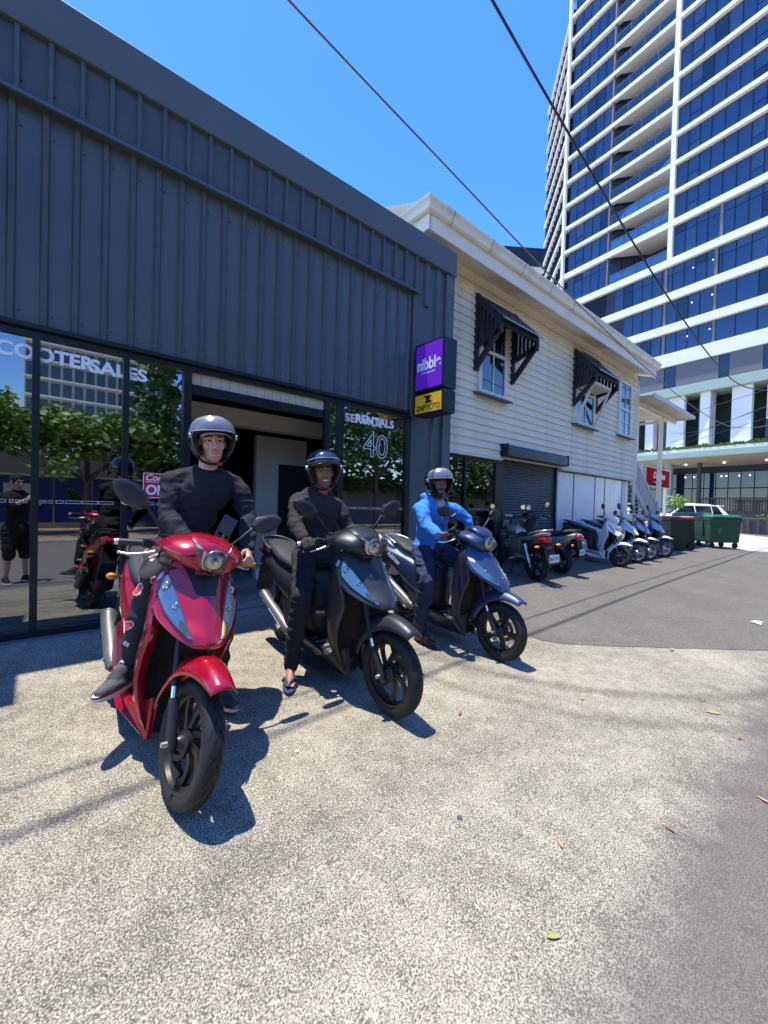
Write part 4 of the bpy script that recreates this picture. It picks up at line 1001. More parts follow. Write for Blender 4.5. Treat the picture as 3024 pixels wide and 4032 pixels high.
def wheel(name, T, Rw, wd, spokes, parent, rimm=RIMB, tyre_w=None, chunky=False, disc=True):
    """wheel object in lathe space (axle = local z); children tyre, rim, spoke..., hub, brake_disc"""
    Ri = Rw-.066 if not chunky else Rw-.085
    wl = MB().lathe([(Ri+.004, -.036), (Ri+.004, .036), (Ri-.010, .036), (Ri-.016, .018), (Ri-.026, .012), (Ri-.026, -.012), (Ri-.016, -.018), (Ri-.010, -.036)], 40, closed_prof=True)
    w = ob(name, wl, rimm, parent, smooth=35); w.matrix_local = T
    h = wd/2
    half = [(Ri, .72*h), (Ri+.012, .94*h), (Ri+.030, 1.0*h), (Rw-.020, .93*h), (Rw-.008, .66*h), (Rw-.0015, .34*h), (Rw, 0)]
    prof = [(r, -z) for r, z in half]+[(r, z) for r, z in half[-2::-1]]
    ob('tyre', MB().lathe(prof, 56), TYRE, w, smooth=50)
    # tread grooves cut as thin dark strips
    tg = MB(); n = 26 if not chunky else 18
    def surf(q):
        z = q*h
        for (r0_, z0_), (r1_, z1_) in zip(half, half[1:]):
            if z1_ <= abs(z) <= z0_: return r1_+(r0_-r1_)*(abs(z)-z1_)/(z0_-z1_+1e-9)
        return Rw
    for s in (-1, 1):
        for k in range(n):
            a0 = 2*pi*k/n+(pi/n if s > 0 else 0); L_, wv = [], (.016 if not chunky else .05)/Rw
            ln = .80 if k % 2 else .62
            for i in range(7):
                q = .10+(ln-.10)*i/6; a = a0+.26*(i/6)**1.6; r = surf(q)+.0009; ww = wv*(1-.55*i/6)/2
                L_.append((r*cos(a-ww), r*sin(a-ww), s*q*h)); L_.append((r*cos(a+ww), r*sin(a+ww), s*q*h))
            tg.add(L_, [(2*i, 2*i+1, 2*i+3, 2*i+2) for i in range(6)])
    ob('tread_groove', tg, GROOVE, w, kind='stuff')
    ob('hub', MB().lathe([(.0, -.062), (.026, -.062), (.034, -.04), (.050, -.03), (.050, .03), (.034, .04), (.026, .062), (0, .062)], 20), rimm, w, smooth=40)
    if spokes == 'swirl': ns, tw = 7, .55
    else: ns, tw = 5, .0
    pts = []
    for i in range(7):
        r = .042+(Ri-.022-.042)*i/6; a = tw*(i/6)**1.3; pts.append((r*cos(a), r*sin(a), .006*sin(pi*i/6)))
    sp = MB(); rings = []
    for i, p in enumerate(pts):
        p = V(p); d = (V(pts[min(i+1, 6)])-V(pts[max(i-1, 0)])).normalized(); sd = V((-d.y, d.x, 0))
        wv = .017-.006*sin(pi*i/6)+(.006 if i == 6 else 0); rings.append([p-sd*wv-V((0, 0, .012)), p+sd*wv-V((0, 0, .012)), p+sd*wv*.75+V((0, 0, .012)), p-sd*wv*.75+V((0, 0, .012))])
    me = sp.loft(rings).mesh('spoke', rimm)
    for k in range(ns):
        if spokes == 'swirl': inst(me, 'spoke', w, (0, 0, 0), rot=(0, 0, 2*pi*k/ns))
        else:
            for e in (-.10, .10): inst(me, 'spoke', w, (0, 0, 0), rot=(0, 0, 2*pi*k/ns+e))
    if disc:
        dm_ = MB().lathe([(.062, .046), (.098, .046), (.098, .050), (.062, .050)], 36, closed_prof=True)
        for k in range(6): dm_.bar((.045*cos(k*pi/3), .045*sin(k*pi/3), .048), (.066*cos(k*pi/3+.2), .066*sin(k*pi/3+.2), .048), .010, .004)
        d_ = ob('brake_disc', dm_, M('disc_steel', (.42, .38, .34), .35, .8), w)
    return w

def hull(stations, n=20, p=2.6):
    """closed body along u: stations (u, zc, half width, top, bottom)"""
    rings = []
    for st in stations:
        u, zc, hw, tp, bt = st[:5]; pp = st[5] if len(st) > 5 else p
        ring = []
        for k in range(n):
            a = 2*pi*k/n; c, s = cos(a), sin(a)
            x = hw*(abs(c)**(2/pp))*(1 if c >= 0 else -1); z = (abs(s)**(2/pp))*(tp if s >= 0 else -bt)
            ring.append((u, x, zc+z))
        rings.append(ring)
    return MB().loft(rings)

def lerp_tab(tab, x):
    for (a, va), (b, vb) in zip(tab, tab[1:]):
        lo, hi = (a, b) if a < b else (b, a)
        if lo <= x <= hi: return va+(vb-va)*(x-a)/(b-a)
    return tab[0][1] if abs(x-tab[0][0]) < abs(x-tab[-1][0]) else tab[-1][1]

def scooter(label, mat4, pm, style='A', WB=1.30, Rf=.265, Rr=.25, steer=0.0, tail=None, group='parked scooters', badge=None, wheels='swirl', rimm=RIMB, mirror=True, side_text=None, side_paint=None, plate=None, cowl_paint=None, lower=None):
    t = thing('scooter', label, 'scooter', mat4=mat4, group=group)
    tail = tail or pm; cowl_paint = cowl_paint or pm; lower = lower or pm
    k = WB/1.30
    U = lambda u: u*k
    A0 = V((WB-.04, 0, Rf)); axd = V((-.45, 0, .89)).normalized()
    ST = Mx.Translation(A0) @ Mx.Rotation(steer, 4, axd) @ Mx.Translation(-A0)
    ax = Mx.Rotation(R(-90), 4, 'X')
    chunky = style == 'C'
    wf, wr = (.088, .098) if not chunky else (.125, .125)
    wheel('front_wheel', ST @ Mx.Translation((WB, 0, Rf)) @ ax, Rf, wf, wheels, t, rimm, chunky=chunky)
    wheel('rear_wheel', Mx.Translation((0, 0, Rr)) @ ax, Rr, wr, wheels, t, rimm, chunky=chunky, disc=False)
    # fork
    for s in (-1, 1):
        a = V((WB, s*.078, Rf)); b = a+axd*.17+V((-.02, 0, 0)); c = a+axd*.50
        fk = MB().tube([a-axd*.035, a, b], [.016, .024, .021], 10).xf(ST); ob('fork_leg', fk, PLAS, t, smooth=50)
        ob('fork_tube', MB().tube([b+axd*.05, c], .018, 10).xf(ST), PLAS, t, smooth=50); ob('fork_collar', MB().tube([b-axd*.02, b+axd*.055], .0145, 10).xf(ST), CHR, t, smooth=50)
        ob('axle_nut', MB().tube([a+V((0, s*.0, 0)), a+V((0, s*.042, 0))], [.016, .011], 8).xf(ST), ALU, t, smooth=40)
    ob('axle', MB().tube([(WB, -.075, Rf), (WB, .075, Rf)], .013, 8).xf(ST), ALU, t, smooth=50)
    # front fender
    a0, a1 = (R(60), R(168)); nr = Rf+.088
    def fd(i, j):
        a = a0+(a1-a0)*i; q = 2*j-1
        w_ = .056+.046*min(1, i*2.2)-.012*max(0, i-.6)
        if chunky: w_ *= 1.05
        rr_ = nr+.012*sin(pi*min(1, i*1.3))+.02*(1-i)**6 - (.035+.085*min(1, i*1.6))*abs(q)**2.8
        return (WB+rr_*cos(a)+.02*(1-i)**3, q*w_, Rf+rr_*sin(a)-.012*(1-i)**5)
    ob('front_fender', MB().grid(fd, 20, 12).xf(ST), pm, t, smooth=60, solid=.006)
    # front apron: V shaped cover over the wheel
    if style == 'B':
        W_ = [(1.0, .10), (.94, .145), (.88, .18), (.80, .205), (.73, .20), (.67, .15), (.61, .09), (.57, .03)]
        U0 = [(1.0, .955), (.94, 1.03), (.85, 1.11), (.75, 1.20), (.67, 1.285), (.61, 1.33), (.57, 1.345)]
    else:
        W_ = [(.985, .125), (.95, .155), (.90, .185), (.84, .205), (.78, .208), (.74, .196), (.71, .165), (.68, .12), (.655, .06)]
        U0 = [(.985, .985), (.93, 1.035), (.85, 1.105), (.75, 1.19), (.69, 1.255), (.655, 1.27)]
    zt, zb_ = W_[0][0], W_[-1][0]
    def S(tt, h, o=0.0):
        u = lerp_tab(U0, h)-3.2*tt*tt-.22*abs(tt)
        return V((U(u)+o, tt+(o*.45 if tt > 0 else -o*.45), h))
    def cov(i, j):
        h = zt+(zb_-zt)*i; return S((2*j-1)*lerp_tab(W_, h), h)
    ob('front_cover', MB().grid(cov, 22, 20), pm, t, smooth=70, solid=.008)
    def patch(poly, o, n=1):
        """polygon of (t,h) laid on the apron surface"""
        mb = MB(); c = V((0, 0)); rs_ = []
        for p_, q_ in zip(poly, poly[1:]+poly[:1]):
            p_, q_ = V(p_), V(q_); nn = max(1, int((q_-p_).length/.016)); rs_ += [p_.lerp(q_, i_/nn) for i_ in range(nn)]
        poly = rs_
        for p in poly: c += V(p)
        c /= len(poly); vs = []; fs = []; m_ = len(poly)
        rr_ = [1.0, .95, .80, .62, .44, .26, .12, .0]
        for r in rr_[:-1]:
            for p in poly:
                q = c+(V(p)-c)*r; vs.append(S(q.x, q.y, o*(.25 if r == 1 else 1.0)))
        vs.append(S(c.x, c.y, o))
        for r in range(6):
            for i in range(m_): fs.append((r*m_+i, r*m_+(i+1) % m_, (r+1)*m_+(i+1) % m_, (r+1)*m_+i))
        for i in range(m_): fs.append((6*m_+i, 6*m_+(i+1) % m_, 7*m_))
        return mb.add(vs, fs)
    if style in 'AB':
        for s in (-1, 1):
            if style == 'A': pl_ = [(.170, .925), (.145, .918), (.118, .85), (.092, .775), (.062, .69), (.075, .688), (.125, .725), (.162, .77), (.188, .835), (.189, .89)]
            else: pl_ = [(.180, .845), (.150, .835), (.115, .77), (.07, .68), (.055, .64), (.09, .65), (.14, .685), (.175, .73), (.188, .79)]
            cg_ = sum((V((s*a, b)) for a, b in pl_), V((0, 0)))/len(pl_)
            ob('lamp_gasket', patch([tuple(cg_+(V((s*a, b))-cg_)*1.07) for a, b in pl_], .002), PLAS, t, smooth=60)
            ln_ = ob('indicator_lamp', patch([(s*a, b) for a, b in pl_], .0075), REFL, t, smooth=60)
            for (bt, bh, br) in (((.150, .862, .024), (.118, .792, .020)) if style == 'A' else ((.152, .79, .018), (.115, .735, .016))):
                ob('reflector', MB().ell(S(s*bt, bh, .005), (br*.55, br, br*1.25), 14), REFD, ln_, smooth=180); ob('bulb', MB().ell(S(s*bt, bh, .014), (br*.35, br*.35, br*.35), 10), CHR, ln_, smooth=180)
            am = [(.086, .742), (.074, .70), (.086, .70), (.112, .728), (.104, .75)] if style == 'A' else [(.075, .68), (.068, .655), (.09, .66), (.11, .68), (.10, .70)]
            ob('amber_bulb', patch([(s*a, b) for a, b in am], .0105), M('amber_soft', (.80, .42, .08), .25, .2), ln_)
            ob('clear_cover', patch([(s*a, b) for a, b in pl_], .020), CLEAR, ln_, smooth=60)
        if style == 'A':
            tp = ob('trim_panel', patch([(.10, .975), (-.10, .975), (-.065, .905), (-.045, .855), (.045, .855), (.065, .905)], .007), PLAS if pm is not P_BLK else M('trim_dark', (.02, .02, .022), .3), t, smooth=60)
        if badge:
            o = text('badge', badge, .022, M('badge_silver', (.7, .7, .7), .25, .8), t, Mx.Identity(4), extrude=.0008, bold=.0008, align='CENTER', xscale=1.15)
            if style == 'A': o.matrix_local = frame(S(0, .945, .014), (0, 1, 0), S(0, .985)-S(0, .925))
            else: o.matrix_local = frame(S(0, .70, .014), (0, 1, 0), S(0, .74)-S(0, .69))
    else:
        for (z, r) in ((.80, .062), (.665, .042)):
            lt = ob('round_lamp', MB().lathe([(r+.012, -.02), (r+.012, .012), (r, .020), (r*.6, .030), (0, .034)], 22, frame(S(0, z, .0), (0, 1, 0), (0, 0, 1)) @ Mx.Identity(4)), LENS, t, smooth=50)
            ob('lamp_bezel', MB().lathe([(r+.018, -.02), (r+.018, .010), (r+.004, .016), (r+.004, -.02)], 22, frame(S(0, z, .0), (0, 1, 0), (0, 0, 1)), closed_prof=True), PLG, lt, smooth=40)
        for s in (-1, 1):
            ob('decal', patch([(s*.17, .90), (s*.15, .90), (s*.10, .74), (s*.12, .72)], .006), M('decal_red', (.5, .03, .03), .4), t)
            ob('indicator_lamp', patch([(s*.165, .70), (s*.10, .69), (s*.07, .64), (s*.12, .65)], .009), LENS, t)
    # leg shield
    wl = [(.96, .13), (.88, .195), (.78, .21), (.65, .205), (.50, .200), (.40, .190), (.30, .165), (.20, .125), (.115, .075)]
    ue = [(.96, .93), (.80, 1.0), (.65, 1.05), (.5, .985), (.40, .955), (.30, .945), (.20, .945), (.115, .955)]
    ub = [(.96, .86), (.60, .83), (.30, .82), (.115, .86)]
    rings = []
    for i in range(19):
        h = .96+(.115-.96)*i/18; w_ = lerp_tab(wl, h); e = lerp_tab(ue, h); bk = lerp_tab(ub, h)
        rings.append([(U(bk), w_*.86, h), (U((bk+e)/2), w_*.98, h), (U(e-.01), w_, h), (U(e), w_*.93, h), (U(e-.03), w_*.72, h), (U(bk+.035), w_*.42, h), (U(bk+.03), 0, h), (U(bk+.035), -w_*.42, h), (U(e-.03), -w_*.72, h), (U(e), -w_*.93, h), (U(e-.01), -w_, h), (U((bk+e)/2), -w_*.98, h), (U(bk), -w_*.86, h), (U(bk), 0, h)])
    ob('leg_shield', MB().loft(rings), lower, t, smooth=50)
    rings = []
    for i in range(14):
        h = .82+(.13-.82)*i/13; w_ = lerp_tab(wl, h)*.70; bk = lerp_tab(ub, h); e = lerp_tab(ue, h)
        rings.append([(U(e-.032), w_, h), (U(bk+.05), w_*.55, h), (U(bk+.05), -w_*.55, h), (U(e-.032), -w_, h), (U(bk+.012), -w_, h), (U(bk+.012), w_, h)])
    ob('wheel_well', MB().loft(rings), M('well_black', (.007, .007, .008), .7), t)
    rings = []
    for i in range(15):
        h = .955+(.20-.955)*i/14; w_ = lerp_tab(wl, h)*.84; bk = lerp_tab(ub, h)
        rings.append([(U(bk-.004), w_, h), (U(bk-.05), w_*.6, h), (U(bk-.05), -w_*.6, h), (U(bk-.004), -w_, h)])
    ob('knee_panel', MB().loft(rings), PLAS, t, smooth=50, bevel=.006)
    # floor and side skirts
    ob('floorboard', MB().prism([(U(.86), -.15, .20), (U(.42), -.165, .20), (U(.42), .165, .20), (U(.86), .15, .20)], (0, 0, .035)), PLG, t, bevel=.01)
    rb = MB()
    for s in (-1, 1):
        for i in range(4): rb.box((U(.50+i*.075), s*.03 if s > 0 else -.14, .235), (U(.53+i*.075), .14 if s > 0 else -.03, .240))
    ob('tread_rib', rb, PLAS, t, kind='stuff')
    for s in (-1, 1):
        pg = [(.96, .10), (.60, .115), (.25, .20), (.16, .42), (.30, .52), (.44, .44), (.50, .26), (.84, .245), (.93, .30)]
        ob('side_skirt', MB().prism([(U(a), s*(.170 if a < .9 else .085), b) for a, b in pg], (0, -s*.035, 0)), lower if style != 'B' else PLG if False else M('skirt_dark', (.035, .036, .042), .45, .2), t, bevel=.010)
    ob('underbelly', MB().prism([(U(.9), -.08, .10), (U(.3), -.12, .14), (U(.3), .12, .14), (U(.9), .08, .10)], (0, 0, .10)), PLAS, t)
    # body below the seat, tail and seat
    ob('knee_cover', hull([(U(.60), .43, .05, .10, .20), (U(.55), .45, .12, .19, .22), (U(.48), .46, .15, .235, .24), (U(.34), .48, .15, .235, .2)], 20, 3.2), PLAS, t, smooth=60)
    ob('body_panel', hull([(U(.46), .52, .135, .135, .20), (U(.36), .535, .168, .155, .20), (U(.15), .58, .178, .15, .16), (U(-.05), .635, .165, .125, .115), (U(-.22), .695, .14, .095, .075), (U(-.36), .745, .105, .062, .05), (U(-.47), .775, .055, .030, .03)], 22, 2.4), tail, t, smooth=60)
    if side_paint:
        for s in (-1, 1):
            ob('side_panel', hull([(U(.42), .50, .02, .10, .16), (U(.30), .52, .02, .11, .15), (U(.10), .57, .02, .10, .12), (U(-.12), .64, .018, .06, .07), (U(-.30), .70, .01, .02, .02)], 12).xf(Mx.Translation((0, s*.166, 0))), side_paint, t, smooth=60)
    st_ = hull([(U(.545), .655, .055, .02, .03), (U(.50), .69, .10, .03, .03), (U(.40), .715, .130, .04, .04), (U(.22), .735, .150, .045, .04), (U(.05), .755, .155, .045, .04), (U(-.03), .775, .150, .055, .04), (U(-.18), .805, .125, .05, .03), (U(-.29), .825, .09, .035, .03), (U(-.34), .832, .04, .015, .02)], 20, 2.6)
    ob('seat', st_, SEATM, t, smooth=60)
    ob('grab_rail', MB().tube(spline([(U(-.14), .13, .795), (U(-.24), .135, .83), (U(-.38), .095, .855), (U(-.44), 0, .86), (U(-.38), -.095, .855), (U(-.24), -.135, .83), (U(-.14), -.13, .795)], 5), .016, 8), PLAS if style != 'B' else P_SIL, t, smooth=60)
    tl = ob('tail_lamp', hull([(U(-.40), .74, .10, .045, .045), (U(-.47), .742, .085, .04, .04), (U(-.505), .74, .05, .025, .025)], 16), REDL, t, smooth=60)
    ob('rear_mudguard', MB().prism([(U(-.28), -.075, .66), (U(-.44), -.075, .68), (U(-.53), -.075, .34), (U(-.50), -.075, .33), (U(-.40), -.075, .55), (U(-.28), -.075, .56)], (0, .15, 0)), PLAS, t, bevel=.008)
    pq = ob('number_plate', MB().box((U(-.535), -.075, .42), (U(-.528), .075, .53)), PLATE, t)
    if plate:
        o = text('lettering', plate, .062, PLTX, pq, frame((U(-.5365), .068, .452), (0, -1, 0), (0, 0, 1)), extrude=.001, xscale=.75)
    for s in (-1, 1):
        ob('rear_indicator', MB().ell((U(-.42), s*.165, .60), (.020, .034, .026), 12), AMB, t, smooth=180)
        ob('indicator_stalk', MB().tube([(U(-.40), s*.07, .61), (U(-.415), s*.14, .60)], .010, 6), PLAS, t)
    # engine, muffler, shocks, stand
    ob('engine', hull([(U(.36), .30, .07, .07, .08), (U(.25), .28, .10, .09, .09), (U(.10), .26, .085, .08, .08), (U(-.06), .25, .06, .06, .06)], 16).xf(Mx.Translation((0, .09, 0))), M('engine_grey', (.10, .10, .10), .5, .5), t, smooth=50)
    mf = MB().tube(spline([(U(.30), -.150, .20), (U(.24), -.155, .22), (U(.10), -.16, .28), (U(-.06), -.165, .345), (U(-.15), -.165, .385), (U(-.18), -.165, .40)], 4), [.030]*2+[.042]*3+[.050]*8+[.049]*5+[.04]*3, 16)
    mu = ob('muffler', mf, EXH, t, smooth=50)
    ob('heat_shield', MB().prism([(U(.23), -.208, .235), (U(.19), -.208, .20), (U(.0), -.216, .285), (U(.02), -.216, .33)], (0, .02, 0)), CHR if style == 'A' else EXH, mu, bevel=.006)
    ob('outlet', MB().tube([(U(-.175), -.165, .398), (U(-.20), -.165, .41)], .022, 10), PLAS, mu)
    ob('header_pipe', MB().tube(spline([(U(.30), -.15, .20), (U(.42), -.11, .15), (U(.48), 0, .18)], 4), .014, 8), EXH, t, smooth=60)
    for s in (-1, 1):
        cs = MB(); a = V((U(-.03), s*.125, .30)); b = V((U(.06), s*.125, .58))
        cs.tube([a, b], .012, 8)
        for q in range(9): p = a.lerp(b, .2+.07*q); cs.tube([p, p+(b-a)*.035], .028, 10)
        ob('shock_absorber', cs, PLAS, t)
    ob('centre_stand', MB().bar((U(.35), -.10, .16), (U(.16), -.13, .06), .02).bar((U(.35), .10, .16), (U(.16), .13, .06), .02).bar((U(.16), -.13, .06), (U(.16), .13, .06), .02), PLAS, t)
    # handlebar cowl, headlight
    if style == 'B':
        cst = [(.80, 1.005, .075, .03, .04), (.86, 1.0, .165, .065, .06), (.93, .995, .19, .085, .07), (1.0, .985, .18, .085, .08), (1.06, .970, .155, .075, .085), (1.105, .955, .12, .06, .075)]
    else:
        cst = [(.78, 1.005, .08, .03, .04), (.83, 1.005, .19, .055, .06), (.88, 1.01, .215, .085, .065), (.95, 1.01, .205, .100, .075), (1.01, 1.005, .185, .095, .08), (1.06, 1.0, .155, .078, .082), (1.10, .995, .12, .055, .072)]
    ST0 = ST; ST = ST @ Mx.Translation((-.045, 0, .03 if style == 'A' else .012))
    ob('handlebar_cowl', hull([(U(s[0]), s[1], s[2]*1.06, s[3]*.92, s[4]) for s in cst], 28, 1.75).xf(ST), cowl_paint, t, smooth=75)
    if style != 'C': ob('cowl_dome', hull([(U(.86), 1.055, .075, .028, .03), (U(.93), 1.07, .105, .036, .03), (U(1.0), 1.065, .112, .034, .035), (U(1.055), 1.045, .10, .026, .04), (U(1.09), 1.025, .07, .012, .03)], 20, 2.6).xf(ST), cowl_paint, t, smooth=60)
    if style == 'B': hp = [(.10, .985), (.05, .995), (0, .998), (-.05, .995), (-.10, .985), (-.118, .92), (-.075, .855), (0, .84), (.075, .855), (.118, .92)]
    elif style == 'C': hp = [(.05, .96), (0, .965), (-.05, .96), (-.05, .93), (0, .92), (.05, .93)]
    else: hp = [(.118, 1.018), (.085, .992), (.045, .978), (0, .974), (-.045, .978), (-.085, .992), (-.118, 1.018), (-.112, .92), (-.07, .868), (0, .855), (.07, .868), (.112, .92)]
    dzl = .058 if style == 'A' else .03; hp = [(a_*.86, .93+(b_-.93)*.90+dzl) for a_, b_ in hp]; hc = V((0, .93+dzl)); vs = []
    for r, u in ((1.04, 1.045), (1.0, 1.100), (.86, 1.126), (.45, 1.14)):
        vs.append([(U(u)-.9*abs(p[0]*r)**1.6, p[0]*r, hc.y+(p[1]-hc.y)*r-.0) for p in hp])
    hl = ob('headlight', MB().loft([[V((p.x-.022, p.y*.93, hc.y+(p.z-hc.y)*.93)) for p in map(V, r_)] for r_ in vs]).xf(ST), REFL if style != 'C' else LENS, t, smooth=40)
    if style != 'C':
        HM = ST @ frame((U(1.114), 0, .932+dzl), (0, 1, 0), (0, 0, 1))
        ob('reflector', MB().lathe([(.058, .006), (.054, .012), (.046, .004), (.034, -.006), (.020, -.012), (.020, .0), (.016, .010), (0, .014)], 24, HM), REFD, hl, smooth=50)
        ob('bulb', MB().lathe([(.013, .008), (.011, .020), (0, .024)], 14, HM), M('bulb_warm', (.75, .62, .40), .1, .5), hl, smooth=50)
        ob('clear_cover', MB().loft(vs).xf(ST), CLEAR, hl, smooth=50)
        if style == 'A': [ob('cowl_vent', MB().box((U(.86), min(q_*.13, q_*.20), 1.045), (U(.90), max(q_*.13, q_*.20), 1.058)).xf(ST), PLAS, t) for q_ in (-1, 1)]
    ob('dashboard', MB().prism([(U(.80), -.09, 1.03), (U(.86), -.10, 1.075), (U(.86), .10, 1.075), (U(.80), .09, 1.03)], (-.01, 0, -.02)).xf(ST), PLAS, t)
    pts = {}
    for s, nm in ((-1, 'R'), (1, 'L')):
        g0 = V((U(.83), s*.18, 1.0)); g1 = V((U(.80), s*.235, .992)); g2 = V((U(.765), s*.345, .975))
        ob('handlebar', MB().tube([g0, g1], .012, 8).xf(ST), PLAS, t)
        gr = MB().tube([g1, g1.lerp(g2, .1), g1.lerp(g2, .12), g2], [.021, .021, .0165, .0165], 12)
        for q in range(5): c = g1.lerp(g2, .2+.15*q); gr.tube([c, c.lerp(g2, .06)], .0178, 12)
        ob('grip', gr.xf(ST), M('grip_rubber', (.03, .03, .032), .6), t, smooth=50)
        ob('bar_end', MB().tube([g2, g2+(g2-g1).normalized()*.018], [.017, .014], 10).xf(ST), ALU, t, smooth=50)
        ob('switch_block', MB().cbox(g0.lerp(g1, .9), (.05, .045, .045)).xf(ST), PLAS, t, bevel=.006)
        if style != 'C':
            ob('master_cylinder', MB().cbox(g0+V((.03, 0, .022)), (.045, .04, .03)).xf(ST), PLAS, t, bevel=.005)
        ob('brake_lever', MB().tube(spline([g0+V((.035, 0, -.03)), g1+V((.055, 0, -.042)), g1.lerp(g2, .6)+V((.055, 0, -.050)), g2+V((.045, s*-.005, -.045))], 4), [.010]*4+[.0062]*8+[.007], 8).ell(g2+V((.045, s*-.003, -.045)), (.009, .009, .009), 8).xf(ST), ALU, t, smooth=60)
        if mirror:
            b0 = V((U(.85), s*.17, 1.04)); b1 = V((U(.86), s*.235, 1.12)); b2 = V((U(.85), s*.285, 1.175))
            ms = ob('mirror', None or MB().tube(spline([b0, b1, b2], 4), .0075, 8).xf(ST), PLAS, t, smooth=60)
            c = b2+V((0, s*.075, .04))
            if style == 'A': mp = [(a_*1.12, b_*1.6) for a_, b_ in [(-.085, -.018), (-.05, -.042), (.03, -.035), (.085, .01), (.09, .040), (.04, .048), (-.055, .022)]]
            else: mp = [(a_*1.25, b_*1.2) for a_, b_ in [(-.06, -.03), (-.02, -.048), (.035, -.042), (.065, -.005), (.055, .035), (.015, .05), (-.04, .035), (-.065, .0)]]
            mh = MB(); rings = []
            for r, du in ((.80, .026), (1.0, .012), (1.0, -.008), (.93, -.014)):
                rings.append([V((c.x+du, c.y+s*a*r, c.z+b*r)) for a, b in mp])
            ob('mirror_shell', mh.loft(rings).xf(ST), PLAS if style != 'A' or pm is P_BLK else M('mirror_grey', (.035, .038, .042), .35, .1), ms, smooth=35, sub=1)
            ob('mirror_glass', MB().add([V((c.x-.0148, c.y+s*a*.90, c.z+b*.90)) for a, b in mp], [list(range(len(mp)))]).xf(ST), MIRG, ms)
        pts['grip'+nm] = t.matrix_world @ (ST @ g1.lerp(g2, .55)); pts['lev'+nm] = t.matrix_world @ (ST @ (g1.lerp(g2, .55)+V((.06, 0, -.015)))); pts['bar'+nm] = (t.matrix_world.to_3x3() @ ST.to_3x3() @ (g2-g1)).normalized()
    if badge:
        for q_, (ta, tb) in enumerate(((.17, .06), (-.17, -.05))):
            ob('brake_hose', MB().tube(spline([ST @ V((U(.86), ta, .985)), ST @ V((U(.95), ta*1.15, .93)), ST @ V((U(1.0), tb*1.6, .90)), V((U(.97), tb, .86))], 6), .0055, 6), PLAS, t, smooth=60)
        ob('brake_hose', MB().tube(spline([V((U(1.10), .07, .62)), V((WB-.10, .115, .50)), V((WB-.07, .105, .38)), V((WB-.05, .085, .30))], 6), .0055, 6).xf(ST0), PLAS, t, smooth=60)
    if side_text:
        for s in (-1, 1):
            o = text('lettering', side_text, .075, M('decal_silver', (.75, .75, .78), .35), t, Mx.Identity(4), extrude=.0006, bold=.001, shear=.3, xscale=.9)
            if s < 0: o.matrix_local = frame((U(-.20), -.187, .665), V((.93, 0, -.36)), (.36, 0, .93))
            else: o.matrix_local = frame((U(.08), .187, .56), V((-.93, 0, .36)), (.36, 0, .93))
    t['k'] = 0; del t['k']
    return t, pts

def pose(x, y, yaw=0.0, lean=0.0, heading=-90.0):
    """ground pose of a bike whose rear contact is at (x,y): heading in degrees, lean>0 to its left"""
    m_ = Mx.Rotation(R(heading), 4, 'Z')
    fwd = m_.to_3x3() @ V((1, 0, 0)); slope = 0.07*fwd.y; lat = 0.07*(m_.to_3x3() @ V((0, 1, 0))).y
    m_ = Mx.Translation((x, y, GZ(y)+.004)) @ m_ @ Mx.Rotation(-math.atan(slope), 4, 'Y') @ Mx.Rotation(-R(lean)+math.atan(lat), 4, 'X')
    return m_
red, redp = scooter('glossy red scooter nearest the camera, front wheel towards us', pose(.470, -1.14, lean=10.5, heading=-90.0), P_RED, steer=R(4), WB=1.30, badge='HONDA', group='scooters with riders', plate='IAT 61')
blk, blkp = scooter('matt black scooter in the middle under the rider in black gloves', pose(1.715, -1.05, lean=-1.0, heading=-90.0), P_BLK, WB=1.37, badge='HONDA', group='scooters with riders', plate='')
blu, blup = scooter('matt navy blue scooter on the right with silver tail under the rider in blue', pose(3.10, -1.08, lean=2.0, heading=-92.0), P_BLUE, style='B', WB=1.23, Rf=.25, Rr=.25, wheels='five', tail=M('paint_pale_silver', (.66, .67, .69), .3, .3, coat=.6), side_paint=P_BLUE, side_text='Address', badge='S', group='scooters with riders', lower=M('paint_navy_lower', (.030, .034, .055), .42, .3))
_sk = ob('sticker', MB().box((0, 0, 0), (.075, .05, .0012)), M('sticker_black', (.02, .02, .022), .4), blk); _sk.matrix_local = frame((.625, -.118, .42), (.55, .83, 0), (0, 0, 1))
fit_text('lettering', 'GOVE', WHITE_T, _sk, .006, .069, .026, .044, .0, bold=.01, mk=Mx.Translation((0, 0, .0016)))
# parked along the house wall
scooter('white and black moped with red decals and two stacked round headlights', pose(9.98, .27, lean=5, heading=-103), P_WHT, style='C', WB=1.15, Rf=.225, Rr=.225, wheels='five', steer=R(14), tail=PLAS, lower=P_WHT)
scooter('parked white scooter between the round headlight moped and the silver scooter', pose(11.02, .30, lean=5, heading=-102), P_WHT, WB=1.14, Rf=.245, Rr=.235, wheels='five', rimm=ALU, steer=R(10))
scooter('parked silver grey scooter half hidden behind the white scooter', pose(11.88, .30, lean=5, heading=-102), P_GRY, WB=1.12, Rf=.245, Rr=.235, wheels='five', rimm=ALU, steer=R(10), cowl_paint=P_SIL)
scooter('parked silver scooter with blue leg shield at the end of the row by the bins', pose(13.08, .30, lean=5, heading=-102), P_SIL, WB=1.10, Rf=.245, Rr=.235, wheels='five', rimm=ALU, steer=R(10), cowl_paint=M('paint_ice_blue', (.30, .40, .50), .25, .4, coat=1), lower=P_BL2)
scooter('parked silver scooter facing the shutter with its red tail lamp towards us', pose(7.56, -.62, lean=6, heading=82), P_SIL, style='C', WB=1.02, Rf=.225, Rr=.225, wheels='five', tail=P_SIL, lower=PLAS, cowl_paint=PLAS, plate='246-11')

